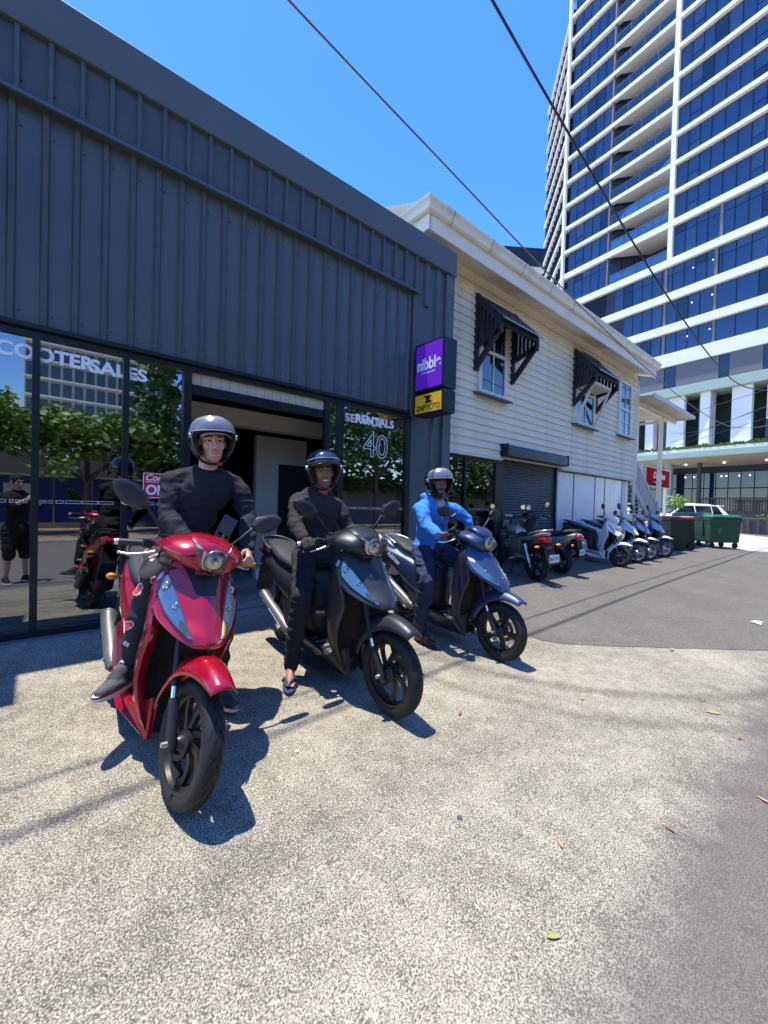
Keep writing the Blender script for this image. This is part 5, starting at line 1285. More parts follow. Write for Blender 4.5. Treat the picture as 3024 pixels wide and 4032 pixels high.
# ---------------------------------------------------------------- motorcycle facing the shutter
def motorcycle(label, mat4):
    t = thing('motorcycle', label, 'motorcycle', mat4=mat4)
    WB, Rw = 1.16, .295
    ax = Mx.Rotation(R(-90), 4, 'X')
    ST = Mx.Translation((WB, 0, Rw)) @ Mx.Rotation(R(-12), 4, V((-.42, 0, .9))) @ Mx.Translation((-WB, 0, -Rw))
    wheel('front_wheel', ST @ Mx.Translation((WB, 0, Rw)) @ ax, Rw, .085, 'five', t)
    wheel('rear_wheel', Mx.Translation((0, 0, Rw)) @ ax, Rw, .115, 'five', t, disc=False)
    for s in (-1, 1):
        ob('fork_leg', MB().tube([(WB, s*.09, Rw-.02), (WB-.16, s*.09, .62)], .024, 8).tube([(WB-.16, s*.09, .62), (WB-.30, s*.09, .95)], .017, 8).xf(ST), PLAS, t, smooth=50)
        ob('shock_absorber', MB().tube([(.02, s*.12, .32), (.14, s*.12, .62)], .028, 10).tube([(.02, s*.12, .32), (-.01, s*.12, .24)], .012, 8), ALU, t, smooth=40)
        ob('swingarm', MB().bar((0, s*.10, Rw), (.45, s*.10, .36), .03, .05), PLAS, t)
        ob('side_cover', MB().prism([(.52, s*.12, .46), (.25, s*.14, .50), (.28, s*.14, .70), (.5, s*.13, .66)], (0, s*.02, 0)), P_GRY, t, bevel=.01)
        ob('rear_indicator', MB().ell((-.30, s*.20, .64), (.03, .045, .022), 12), AMB, t, smooth=180); ob('indicator_stalk', MB().tube([(-.28, s*.07, .65), (-.295, s*.17, .64)], .011, 6), PLAS, t)
        ob('footpeg', MB().tube([(.42, s*.12, .33), (.42, s*.24, .33)], .014, 6), ALU, t)
        ob('mirror', MB().tube([(WB-.42, s*.22, 1.02), (WB-.40, s*.27, 1.12), (WB-.42, s*.31, 1.17)], .006, 6).ell((WB-.42, s*.34, 1.19), (.02, .065, .045), 12).xf(ST), PLAS, t, smooth=60)
        ob('mirror_glass', MB().disc((WB-.441, s*.34, 1.19), (1, 0, 0), .042, .003, 16).xf(ST), MIRG, t)
        ob('grip', MB().tube([(WB-.50, s*.26, 1.0), (WB-.54, s*.40, .99)], .017, 10).xf(ST), PLAS, t)
        ob('brake_lever', MB().tube([(WB-.44, s*.24, 1.0), (WB-.46, s*.40, .985)], .007, 6).xf(ST), ALU, t)
    ob('handlebar', MB().tube(spline([(WB-.52, -.30, 1.0), (WB-.42, -.18, 1.02), (WB-.34, 0, .98), (WB-.42, .18, 1.02), (WB-.52, .30, 1.0)], 4), .012, 8).xf(ST), PLAS, t)
    ob('headlight', hull([(WB-.30, .86, .06, .08, .08), (WB-.22, .86, .10, .10, .10), (WB-.14, .85, .09, .09, .09)]).xf(ST), P_GRY, t, smooth=60)
    for s in (-1, 1): ob('dial', MB().disc((WB-.34, s*.045, 1.02), (-.5, 0, .86), .042, .03, 16).xf(ST), CHR, t)
    ob('phone_mount', MB().bar((WB-.40, .10, 1.02), (WB-.36, .12, 1.13), .07, .012).xf(ST), PLAS, t)
    ob('tank', hull([(.82, .78, .06, .05, .08), (.74, .80, .12, .08, .10), (.58, .80, .14, .09, .10), (.42, .76, .11, .06, .08), (.36, .74, .06, .03, .05)], 20), M('tank_silver', (.34, .34, .34), .25, .8), t, smooth=60)
    ob('seat', hull([(.42, .75, .08, .03, .03), (.25, .76, .13, .035, .03), (.0, .80, .13, .035, .03), (-.18, .84, .09, .03, .03)], 18), SEATM, t, smooth=60)
    ob('tail_fairing', hull([(.30, .68, .12, .05, .05), (.05, .74, .13, .05, .06), (-.18, .80, .105, .05, .06), (-.32, .84, .05, .02, .03)], 18), P_SIL, t, smooth=60)
    ob('grab_rail', MB().tube(spline([(.0, .15, .80), (-.2, .15, .87), (-.33, .06, .90), (-.33, -.06, .90), (-.2, -.15, .87), (0, -.15, .80)], 4), .013, 8), P_SIL, t, smooth=60)
    ob('tail_lamp', hull([(-.20, .73, .10, .065, .06), (-.29, .735, .085, .06, .055), (-.33, .735, .05, .04, .04)], 16), REDL, t, smooth=60)
    ob('rear_mudguard', MB().prism([(-.05, -.09, .66), (-.30, -.09, .67), (-.44, -.09, .36), (-.40, -.09, .35), (-.25, -.09, .58), (-.05, -.09, .60)], (0, .18, 0)), PLAS, t, bevel=.006)
    pq = ob('number_plate', MB().box((-.462, -.09, .40), (-.455, .09, .52)), PLATE, t)
    text('lettering', '861-T2', .062, PLTX, pq, frame((-.4635, .082, .437), (0, -1, 0), (0, 0, 1)), extrude=.001, xscale=.85)
    ob('reflector', MB().box((-.34, -.05, .60), (-.33, .05, .635)), REDL, t)
    ob('engine', hull([(.70, .38, .09, .10, .14), (.60, .42, .13, .16, .18), (.45, .38, .14, .12, .14), (.34, .36, .10, .08, .10)], 16, 3.5), M('engine_grey', (.10, .10, .10), .5, .5), t, smooth=40)
    fins = MB()
    for q in range(6): fins.box((.56, -.11, .46+q*.028), (.74, .11, .468+q*.028))
    ob('cooling_fin', fins, ALU, t, kind='stuff')
    ob('muffler', MB().tube(spline([(.68, -.10, .36), (.60, -.14, .20), (.30, -.16, .22), (.10, -.17, .30), (-.10, -.18, .36), (-.30, -.18, .40)], 4), [.018]*9+[.03]*2+[.048]*10, 12), M('exhaust_bright', (.5, .5, .5), .3, .85, var=(10, .15)), t, smooth=50)
    ob('chain_guard', MB().box((.05, .115, .36), (.45, .13, .42)), ALU, t)
    ob('side_stand', MB().tube([(.42, .12, .28), (.38, .27, .02)], .012, 6), PLAS, t)
    ob('front_fender', MB().grid(lambda i, j: (WB+(Rw+.03)*cos(R(50)+R(110)*i), (2*j-1)*.06, Rw+(Rw+.03-.03*abs(2*j-1)**2)*sin(R(50)+R(110)*i)), 12, 6).xf(ST), PLAS, t, smooth=60, solid=.004)
    return t
motorcycle('black motorcycle facing the shutter with silver tank and big red tail lamp', pose(6.43, -.76, lean=7, heading=66))

# loose things on the scooters
ph = thing('phone_holder', 'black phone in a clamp mount on the red scooter handlebar', 'phone', mat4=red.matrix_world @ Mx.Translation((.76, .12, 1.08)) @ Mx.Rotation(R(-25), 4, 'Y') @ Mx.Rotation(R(-22), 4, 'X'))
ob('phone', MB().box((-.010, -.045, .02), (.012, .045, .18)), M('phone_black', (.01, .01, .012), .12, spec=.7), ph, bevel=.008)
ob('clamp', MB().box((.012, -.03, .05), (.03, .03, .12)).tube([(.02, 0, .06), (.03, .02, -.06)], .012, 8), PLAS, ph)
ph2 = thing('phone_holder', 'dark phone in a clamp mount on the navy scooter handlebar', 'phone', mat4=blu.matrix_world @ Mx.Translation((.76, .13, 1.05)) @ Mx.Rotation(R(-15), 4, 'Y') @ Mx.Rotation(R(10), 4, 'X'))
ob('phone', MB().box((-.006, -.036, .02), (.006, .036, .15)), M('phone_black', (.01, .01, .012), .12, spec=.7), ph2, bevel=.006); ob('clamp', MB().box((.008, -.03, .04), (.02, .03, .10)).tube([(.014, 0, .05), (.02, 0, -.06)], .010, 8), PLAS, ph2)
# ================================================================ PEOPLE
def caps_mesh(mb, p1, r1, p2, r2, n=12):
    p1, p2 = V(p1), V(p2); d = p2-p1; L = d.length
    if L < 1e-5: mb.ell(p1, (r1, r1, r1), n); return
    d /= L; pts = []; rs = []
    for k in range(5): a = -pi/2+pi/2*k/4; pts.append(p1+d*r1*sin(a)); rs.append(max(.0005, r1*cos(a)))
    for k in range(1, 5): a = pi/2*k/4; pts.append(p2+d*r2*sin(a)); rs.append(max(.0005, r2*cos(a)))
    pts.insert(5, p1.lerp(p2, .5)); rs.insert(5, (r1+r2)/2)
    mb.tube(pts, rs, n)

def organic(name, prims, voxel, smooth_it, fold=None, seed=0, shrink=0.0):
    """prims: ('c',p1,r1,p2,r2) tapered capsule | ('e',centre,radii[,3x3]) -> one continuous mesh"""
    mb = MB()
    for q in prims:
        if q[0] == 'c': caps_mesh(mb, *q[1:5])
        else: mb.ell(q[1], q[2], 16, q[3] if len(q) > 3 else None)
    me = mb.mesh(name, []); o = bpy.data.objects.new(name, me); col.objects.link(o)
    rm = o.modifiers.new('r', 'REMESH'); rm.mode = 'VOXEL'; rm.voxel_size = voxel
    if smooth_it:
        sm = o.modifiers.new('s', 'SMOOTH'); sm.factor = .5; sm.iterations = smooth_it
    dg = bpy.context.evaluated_depsgraph_get(); out = bpy.data.meshes.new_from_object(o.evaluated_get(dg))
    bpy.data.objects.remove(o); bpy.data.meshes.remove(me)
    if fold:
        amp, scl, ax = fold     # anisotropic cloth folds
        nr = [v.normal.copy() for v in out.vertices]
        for v, n_ in zip(out.vertices, nr):
            p = v.co; q = V((p.x*scl*ax[0], p.y*scl*ax[1], p.z*scl*ax[2]))
            w1 = noise.noise(q+V((seed, 0, 0))); w2 = noise.noise(q*2.3+V((0, seed, 3)))
            v.co = p+n_*amp*(1-abs(w1)*3.2+.6*w2)
    out.name = name
    for p in out.polygons: p.use_smooth = True
    return out

def skin_mats(nm, c, lip, brow):
    """skin with a per-vertex pigment layer (lips, brows, stubble, eyes)"""
    sk = M('skin_'+nm, c, .48, spec=.4, var=(18, .08), bump=(260, .0003))
    n = sk.node_tree.nodes; l = sk.node_tree.links; b = n['Principled BSDF']
    b.inputs['Subsurface Weight'].default_value = .10; b.inputs['Subsurface Radius'].default_value = (.01, .004, .002)
    at = n.new('ShaderNodeAttribute'); at.attribute_name = 'pigment'
    old = b.inputs['Base Color'].links[0].from_socket
    mx = n.new('ShaderNodeMix'); mx.data_type = 'RGBA'; l.new(at.outputs['Alpha'], mx.inputs[0]); l.new(old, mx.inputs[6]); l.new(at.outputs['Color'], mx.inputs[7]); l.new(mx.outputs[2], b.inputs['Base Color'])
    return dict(mat=sk, c=c, lip=lip, hair=brow)

def head_frame(c, fwd, upv=(0, 0, 1)):
    f = V(fwd).normalized(); l = V(upv).cross(f).normalized(); u = f.cross(l)
    m = Mx((f, l, u)).transposed().to_4x4(); m.translation = V(c); return m

def head_prims(H):
    h3 = H.to_3x3(); P = lambda x, y, z: H @ V((x, y, z))
    L = [('e', P(-.012, 0, .034), (.096, .077, .098), h3), ('e', P(.016, 0, -.036), (.072, .061, .082), h3), ('e', P(.040, 0, -.080), (.044, .045, .040), h3), ('e', P(.062, 0, -.104), (.020, .024, .018), h3),
         ('c', P(.068, -.034, .030), .017, P(.072, 0, .032), .018), ('c', P(.068, .034, .030), .017, P(.072, 0, .032), .018), ('e', P(.045, .041, -.018), (.030, .022, .026), h3), ('e', P(.045, -.041, -.018), (.030, .022, .026), h3),
         ('c', P(.080, 0, .020), .0075, P(.098, 0, -.016), .0095), ('c', P(.098, 0, -.016), .0095, P(.101, 0, -.028), .0115), ('e', P(.090, .0125, -.032), (.011, .009, .009), h3), ('e', P(.090, -.0125, -.032), (.011, .009, .009), h3),
         ('c', P(.077, -.019, -.060), .0085, P(.085, 0, -.058), .0095), ('c', P(.077, .019, -.060), .0085, P(.085, 0, -.058), .0095), ('c', P(.074, -.015, -.073), .0095, P(.080, 0, -.073), .0105), ('c', P(.074, .015, -.073), .0095, P(.080, 0, -.073), .0105),
         ('e', P(.060, .031, .008), (.020, .017, .013), h3), ('e', P(.060, -.031, .008), (.020, .017, .013), h3),
         ('e', P(-.005, .080, -.008), (.018, .010, .030), h3), ('e', P(-.005, -.080, -.008), (.018, .010, .030), h3)]
    return L

def hand_prims(wrist, pdir, palm_n, curl, spread=.0, s=1.0, thumb_side=1, grip=None):
    """palm + five fingers; pdir = wrist->knuckles, palm_n = direction the palm faces, curl 0..1"""
    d = V(pdir).normalized(); n = V(palm_n); n = (n-d*n.dot(d)).normalized(); sd = d.cross(n)*thumb_side   # sd points to the thumb side
    w = V(wrist); L = []
    k0 = w+d*.085*s
    L.append(('c', w, .024*s, w+d*.03*s, .026*s))
    for q in (-1, -.33, .33, 1): L.append(('c', w+d*.02*s+sd*q*.018*s, .015*s, k0+sd*q*.028*s, .0135*s))
    lens = (.058, .072, .078, .070)
    for i, q in enumerate((-1, -.33, .33, 1)):
        p = k0+sd*q*.028*s; l = lens[i]*s; a = R(10)+curl*R(65); dd = d+sd*q*spread
        for seg, fr in enumerate((.45, .32, .23)):
            dv = (dd*cos(a)+n*sin(a)).normalized(); e = p+dv*l*fr*1.15
            L.append(('c', p, (.0098-.0010*seg)*s, e, (.0092-.0012*seg)*s)); p = e; a += curl*R(62)
    t0 = w+d*.025*s+sd*.024*s; t1 = t0+(d*.55+sd*.65+n*.35*curl).normalized()*.042*s; t2 = t1+(d*.75+n*.75*curl+sd*(.3-.5*curl)).normalized()*.030*s; t3 = t2+(d*.8+n*.9*curl-sd*.4*curl).normalized()*.024*s
    L += [('c', t0, .016*s, t1, .0118*s), ('c', t1, .0112*s, t2, .0102*s), ('c', t2, .0102*s, t3, .0085*s)]
    return L

def paint_face(me, H, skin, beard=0, smile=0, squint=.6, mous=False):
    """smooth pigment masks in head space"""
    Hi = H.inverted(); at = me.color_attributes.new('pigment', 'FLOAT_COLOR', 'POINT'); c, lip, hair = skin['c'], skin['lip'], skin['hair']
    ss = lambda e0, e1, x: (lambda t: t*t*(3-2*t))(max(0, min(1, (x-e0)/(e1-e0))))
    stub = tuple(a_*.42+b_*.35 for a_, b_ in zip(c, hair)) if beard == 1 else hair
    for i, v in enumerate(me.vertices):
        x, y, z = Hi @ v.co; col_ = (0, 0, 0); a = 0.0
        if x > -.02 and abs(y) < .085 and -.15 < z < .1:
            ay = abs(y)
            if beard:
                low = ss(-.030, -.052, z)*ss(-.01, .02, x)
                ring = max(ss(.024, .036, ay), ss(-.078, -.086, z))
                mo = (1-ss(.026, .034, ay))*ss(-.036, -.044, z)*ss(-.060, -.054, z) if mous else 0
                side = ss(.048, .058, ay)*ss(.01, -.012, z)*ss(-.02, .0, x) if beard == 2 else 0
                k = max(low*ring, mo, side)*(.62 if beard == 1 else .95)
                if k > 0: col_ = stub; a = k
            if x > .05:
                lp = 1-ss(.75, 1.1, sqrt((y/.026)**2+((z+.0665)/(.0115+.003*smile))**2))
                if lp > a*.5: col_ = lip if lp > .3 else col_; a = max(a, lp*.85)
                if smile:
                    tt = 1-ss(.7, 1.05, sqrt((y/.021)**2+((z+.0655)/.0062)**2))
                    if tt > .3: col_ = (.72, .70, .65); a = max(a, tt)
                else:
                    ln = (1-ss(.6, 1.1, sqrt((y/.025)**2+((z+.0655+.0012*cos(y*110))/.0028)**2)))*.7
                    if ln > .2: col_ = tuple(q*.35 for q in lip); a = max(a, ln)
            if x > .035:
                ex, ez = (ay-.031)/.0155, (z-.0085)/(.0085*squint+.001)
                er = sqrt(ex*ex+ez*ez)
                if er < 1.15:
                    col_ = (.012, .009, .008) if abs(ex-.05) < .42 else (.34, .31, .29); a = 1-ss(.85, 1.15, er)
                li = (1-ss(.6, 1.2, sqrt(ex*ex*.75+((z-.0085-.0075*squint)/.0030)**2)))
                if li > .25 and li > a: col_ = tuple(q*.8 for q in hair); a = li
                bz = .0285+.006*ss(.012, .03, ay)-.22*max(0, ay-.038); br = (1-ss(.7, 1.25, abs(z-bz)/.0062))*ss(.010, .016, ay)*(1-ss(.050, .058, ay))
                if br > a: col_ = hair; a = br*.95
        at.data[i].color = (*col_, a)

VISM = glass_mat('visor_clear', (.70, .71, .72), .05, .20, haze=.16); VISD = glass_mat('visor_smoke', (.34, .35, .37), .16, .08)
HELB = M('helmet_black', (.012, .012, .014), .12, coat=1.0, spec=.6); HPAD = M('helmet_padding', (.012, .012, .013), .9); STRAP = M('strap_black', (.012, .012, .012), .7); STRR = M('strap_red', (.5, .03, .02), .6)
def helmet(H, parent, visor=None, vis_up=0, peak=False, s=1.0):
    """open face helmet: shell with face opening, padding, visor, chin strap"""
    def Q(az, el, r): return V((r[0]*cos(el)*cos(az), r[1]*cos(el)*sin(az), r[2]*sin(el)+.025))
    def shell(rad, zcut, azo, elo, nm, mat, th):
        mb = MB(); na, ne = 56, 30; idx = {}
        for i in range(na):
            for j in range(ne+1): idx[i, j] = i*(ne+1)+j
        vs = [Q(2*pi*i/na, -pi*.30+(pi/2+pi*.30)*j/ne, rad) for i in range(na) for j in range(ne+1)]
        fs = []
        for i in range(na):
            for j in range(ne):
                az = 2*pi*(i+.5)/na; az = az-2*pi if az > pi else az; el = -pi*.30+(pi/2+pi*.30)*(j+.5)/ne
                lim = elo*(1-.35*(abs(az)/azo)**3)
                if abs(az) < azo and el < lim: continue
                if el < zcut*(1 if abs(az) < 2.2 else .75): continue
                k = (i+1) % na; fs.append((idx[i, j], idx[k, j], idx[k, j+1], idx[i, j+1]))
        o = ob(nm, mb.add([H @ (v*s) for v in vs], fs), mat, None, smooth=70, solid=th)
        return o
    sh = shell((.148, .130, .142), R(-48), R(64), R(17), 'helmet', HELB, .012); sh.parent = parent
    pd = shell((.137, .119, .130), R(-50), R(56), R(13), 'padding', HPAD, .016); pd.parent = sh
    rim = [H @ (Q(az, R(17)*(1-.35*(abs(az)/R(64))**3), (.1495, .1315, .1435))*s) for az in [R(-64)+R(128)*i/18 for i in range(19)]]
    ob('rim', MB().tube(rim, .006, 6), PLAS, sh, smooth=60)
    for q in (-1, 1):
        ob('visor_button', MB().disc(H @ (V((.045, q*.133, .035))*s), H.to_3x3() @ V((0, 1, 0)), .017, .012, 14), ALU, sh, smooth=40)
    if visor:
        def vf(i, j):
            az = R(-74)+R(148)*i; el = R(vis_up)+R(46)*j
            e = 1+.03*sin(pi*j)
            return H @ (Q(az, el*(1-.25*abs(2*i-1)**2.5), (.160*e, .141*e, .152*e))*s)
        ob('visor', MB().grid(vf, 26, 10), visor, sh, smooth=180, solid=.0025)
        ed = [vf(i/26, 0) for i in range(27)]; ob('visor_edge', MB().tube(ed, .0032, 6), M('visor_edge', (.5, .5, .5), .2, .3), sh, smooth=60)
    if peak:
        pk = MB().grid(lambda i, j: H @ (V((.135+.055*j*cos((2*i-1)*1.0), .125*sin((2*i-1)*1.05)*(1+.1*j), .066-.012*j-.02*abs(2*i-1)**2))*s), 14, 4); ob('peak', pk, HELB, sh, smooth=70, solid=.004)
    a = H @ (V((.01, .098, -.075))*s); b = H @ (V((.045, 0, -.132))*s); c = H @ (V((.01, -.098, -.075))*s)
    ob('chin_strap', MB().tube(spline([a, a.lerp(b, .55)+(H.to_3x3() @ V((0, .012, -.012))), b, c.lerp(b, .55)+(H.to_3x3() @ V((0, -.012, -.012))), c], 5), .0085, 6), STRAP, sh, smooth=60)
    ob('buckle', MB().cbox(H @ (V((.048, .03, -.128))*s), (.03, .02, .022)), STRR, sh, bevel=.003)
    return sh

def joinmesh(meshes, name):
    bm = bmesh.new(); 
    for me in meshes: bm.from_mesh(me)
    out = bpy.data.meshes.new(name); bm.to_mesh(out); bm.free(); return out

def person(label, loc, J, look, skin, build=1.0, clothes=None, beard=0, smile=0, mous=False, hands=None, group=None, vox=.0065, upv=(0, 0, 1), squint=.6):
    """J: joints in world space; body is one remeshed figure, clothes are children"""
    O = V(loc); g = {k: V(v)-O for k, v in J.items()}
    H = head_frame(g['head'], look, upv)
    b = build; neck = g['neck']; sL, sR, hL, hR = g['shL'], g['shR'], g['hipL'], g['hipR']
    chest = (sL+sR)/2; pel = (hL+hR)/2; ax = (sL-sR).normalized(); upb = (chest-pel).normalized(); fb = ax.cross(upb).normalized()
    T3 = Mx((fb, ax, upb)).transposed()
    def torso(e=0.0):
        c1 = chest.lerp(pel, .22); c2 = chest.lerp(pel, .58)
        W_ = (sL-sR).length/2
        return [('e', c1, ((.118+e)*b, W_*.92+e, .185+e), T3), ('e', c2, ((.108+e)*b, W_*.76+e, .19+e), T3), ('e', pel+upb*.03, ((.115+e)*b, W_*.80+e, .13+e), T3),
                ('c', chest+upb*.015, .058+e, sL-upb*.045, .050*b+e), ('c', chest+upb*.015, .058+e, sR-upb*.045, .050*b+e), ('c', c1, .09*b+e, neck-upb*.04, .058+e)]
    def arm(s, e=0.0, end=1.0):
        sh, el, wr = g['sh'+s], g['el'+s], g['wr'+s]; w2 = el.lerp(wr, end)
        return [('c', sh-upb*.045, .050*b+e, sh.lerp(el, .35), .048*b+e), ('c', sh.lerp(el, .35), .050*b+e, el, .039*b+e), ('c', el, .040*b+e, el.lerp(wr, .35), .041*b+e*1.0), ('c', el.lerp(wr, .35), .041*b+e, w2, (.029 if end == 1 else .029+.012*(1-end))*b+e)]
    def leg(s, e=0.0, end=1.0):
        hp, kn, an = g['hip'+s], g['kn'+s], g['an'+s]; a2 = kn.lerp(an, end)
        return [('c', hp, .088*b+e, hp.lerp(kn, .45), .078*b+e), ('c', hp.lerp(kn, .45), .078*b+e, kn, .056*b+e), ('c', kn, .057*b+e, kn.lerp(an, .32), .056*b+e), ('c', kn.lerp(an, .32), .056*b+e, a2, .040*b+e)]
    def foot(s, e=0.0):
        an, to = g['an'+s], g['to'+s]; d = to-an; dz = V((0, 0, 1)); fl = V((d.x, d.y, 0)).normalized(); sd = fl.cross(dz)
        heel = an-fl*.035; heel.z = to.z+.012; ball = an.lerp(to, .68); ball.z = to.z+.006
        L = [('c', an, .036+e, heel, .030+e), ('c', heel, .030+e, ball, .030+e), ('c', an, .032+e, ball, .026+e)]
        for i, q in enumerate((-1.5, -.7, 0, .7, 1.5)):
            k = q*(1 if s == 'L' else -1); tl = (.052, .050, .046, .040, .032)[i] if True else .04
            rr_ = (.0125, .0095, .009, .0085, .008)[i]
            st = ball+sd*(-k)*.0165*1.0; L.append(('c', st, .015, st+fl*tl+V((0, 0, -.006)), rr_+e))
        return L
    prims = torso(-.012)+arm('L', -.006)+arm('R', -.006)+leg('L', -.010)+leg('R', -.010)+foot('L')+foot('R')
    prims += [('c', neck-upb*.06, .060, H @ V((-.02, 0, -.075)), .054), ('c', neck-upb*.03, .05, H @ V((-.03, 0, -.02)), .06)]
    for s in 'LR':
        hd = hands.get(s) if hands else None
        wr, el = g['wr'+s], g['el'+s]
        pd_ = hd['dir'] if hd else (wr-el); pn = hd['palm'] if hd else (0, 0, -1)
        prims += hand_prims(wr, pd_, pn, hd['curl'] if hd else .35, hd.get('spread', .0) if hd else 0, 1.0, hd.get('side', 1) if hd else 1)
    body = organic('body', prims, vox, 3)
    hm = organic('head', head_prims(H)+[('c', neck, .052, H @ V((-.02, 0, -.06)), .055)], .0030, 5)
    me = joinmesh([body, hm], 'person')
    me.materials.append(skin['mat'])
    for p in me.polygons: p.use_smooth = True
    paint_face(me, H, skin, beard, smile, squint, mous)
    o = bpy.data.objects.new('person', me); col.objects.link(o); o.location = O; tag(o, label, 'person', group)
    o_ = dict(o=o, H=H, g=g, torso=torso, arm=arm, leg=leg, foot=foot, up=upb, fwd=fb, ax=ax, neck=neck, chest=chest, pel=pel)
    return o_

def cloth(p, name, prims, mat, voxel=.009, fold=(.006, 7, (1, 1, 2.2)), seed=0, sm=4, mats=None):
    me = organic(name, prims, voxel, sm, fold, seed); me.materials.append(mat)
    o = bpy.data.objects.new(name, me); col.objects.link(o); o.parent = p['o']; return o

def cut_neck(o, p, r=.074, drop=.0, rib=True):
    """open the collar: delete cloth faces round the neck"""
    c = p['neck']; bm = bmesh.new(); bm.from_mesh(o.data); upb = p['up']
    kill = [f for f in bm.faces if (lambda q: (q-c).dot(upb) > -.03-drop and ((q-c)-upb*(q-c).dot(upb)).length < r)(f.calc_center_median())]
    bmesh.ops.delete(bm, geom=kill, context='FACES')
    vs = [v.co.copy() for v in bm.verts if any(e.is_boundary for e in v.link_edges)]
    bm.to_mesh(o.data); bm.free()
    if rib and vs:
        e1 = p['ax']; e2 = p['fwd']; N_ = 28; bins = [[] for _ in range(N_)]
        for v in vs:
            d = v-c; bins[int((atan2(d.dot(e2), d.dot(e1))/(2*pi)) % 1*N_) % N_].append(d)
        ring = [sum(b_, V((0, 0, 0)))/len(b_) for b_ in bins if b_]
        ring = [(ring[i-1]+ring[i]*2+ring[(i+1) % len(ring)])/4 for i in range(len(ring))]
        pts = [c+q*1.0 for q in ring]; ob('collar', MB().tube(pts+[pts[0], pts[1]], .0085, 8), o.data.materials[0], o, smooth=60)
def shoe(p, s, name, upper, sole, e=.016, **kw):
    an, to = p['g']['an'+s], p['g']['to'+s]; d = to-an; fl = V((d.x, d.y, 0)).normalized(); sd = fl.cross(V((0, 0, 1)))
    heel = an-fl*.04; heel.z = to.z+.02; tip = V((to.x, to.y, to.z+.012))+fl*.015; mid = an.lerp(tip, .5)
    me = organic(name, [('c', an+V((0, 0, .0)), .046, heel, .040), ('c', heel, .040, heel.lerp(tip, .6), .043), ('c', heel.lerp(tip, .6)+sd*.006, .043, tip, .032), ('c', an, .042, mid, .040), ('c', heel.lerp(tip, .6)-sd*.01, .042, tip-sd*.004, .03)], .006, 4)
    zb = min(v.co.z for v in me.vertices)
    for v in me.vertices: v.co.z = max(v.co.z, zb+.022)
    me.materials.append(upper); o = bpy.data.objects.new(name, me); col.objects.link(o); o.parent = p['o']
    rings = []
    for z, k in ((zb+.004, .93), (zb+.012, 1.04), (zb+.030, 1.06), (zb+.034, 1.0)):
        r = []
        for q in range(28):
            a = 2*pi*q/28; ln = .5*(tip-heel).length+.045; c = (heel+tip)/2
            w_ = .048*(1+.12*cos(a)); pt = c+fl*ln*cos(a)*k+sd*w_*sin(a)*k; r.append((pt.x, pt.y, z))
        rings.append(r)
    ob('sole', MB().loft(rings), sole, o, smooth=50)
    if kw.get('strap'): 
        ob('heel_strap', MB().tube(spline([an+sd*.05+fl*.02, an-fl*.055+V((0, 0, .02)), an-sd*.05+fl*.02], 6), .010, 8), upper, o, smooth=60)
    if kw.get('trim'):
        ob('trim', MB().loft([[(c[0], c[1], c[2]+dz_) for c in rings[2]] for dz_ in (0, .010)], cap=False), kw['trim'], o)
    return o
def sandal(p, s, sole, strapm, thong=True):
    an, to = p['g']['an'+s], p['g']['to'+s]; d = to-an; fl = V((d.x, d.y, 0)).normalized(); sd = fl.cross(V((0, 0, 1)))
    heel = an-fl*.06; tip = to+fl*.035; c = (heel+tip)/2; zb = to.z-.034
    rings = []
    for z, k in ((zb, .97), (zb+.010, 1.02), (zb+.020, 1.0)):
        r = []
        for q in range(28):
            a = 2*pi*q/28; ln = .5*(tip-heel).length+.012; w_ = .047*(1+.10*cos(a)); pt = c+fl*ln*cos(a)*k+sd*w_*sin(a)*k; r.append((pt.x, pt.y, z))
        rings.append(r)
    o = ob('sandal', MB().loft(rings), sole, p['o'], smooth=50)
    ball = an.lerp(to, .80); ball.z = to.z+.030
    def band(pts, w):
        mb = MB(); P_ = spline(pts, 6); rr = []
        for i, q in enumerate(P_): rr.append([q-fl*w/2, q+fl*w/2, q+fl*w/2+V((0, 0, .004)), q-fl*w/2+V((0, 0, .004))])
        return mb.loft(rr)
    if thong:
        t0 = to+fl*.0+sd*.012*(1 if s == 'R' else -1); t0.z = to.z+.006; mid = an.lerp(to, .62)
        for q in (1, -1):
            ob('strap', MB().tube(spline([t0, ball-fl*.02+sd*q*.030+V((0, 0, .010)), mid-fl*.02+sd*q*.050+V((0, 0, -.02-.0))], 5), [.006]*3+[.0085]*8, 6), strapm, o, smooth=60)
    else:
        for f_, h_ in ((.88, .024), (.45, .052)):
            m_ = an.lerp(to, f_); ob('strap', band([V((m_.x, m_.y, zb+.02))+sd*.050, V((m_.x, m_.y, to.z+h_))+sd*.03, V((m_.x, m_.y, to.z+h_+.012)), V((m_.x, m_.y, to.z+h_))-sd*.03, V((m_.x, m_.y, zb+.02))-sd*.050], .034), strapm, o, smooth=60)
        ob('ankle_strap', MB().tube(spline([an+sd*.042, an-fl*.05, an-sd*.042, an+fl*.04, an+sd*.042], 5), .010, 8), strapm, o, smooth=60)
    return o

SHB = M('cloth_black_jersey', (.024, .024, .028), .85, spec=.25, bump=(13, .011)); TRB = M('cloth_black_jean', (.030, .030, .032), .85, spec=.25, bump=(16, .010)); SWB = M('cloth_black_sweat', (.040, .036, .035), .9, spec=.2, bump=(13, .011))
BLJ = M('cloth_blue_hoodie', (.055, .205, .56), .85, spec=.2, bump=(12, .012)); NVT = M('cloth_navy_track', (.030, .036, .075), .8, spec=.25, bump=(14, .012)); GRT = M('cloth_grey_tee', (.45, .44, .45), .85)

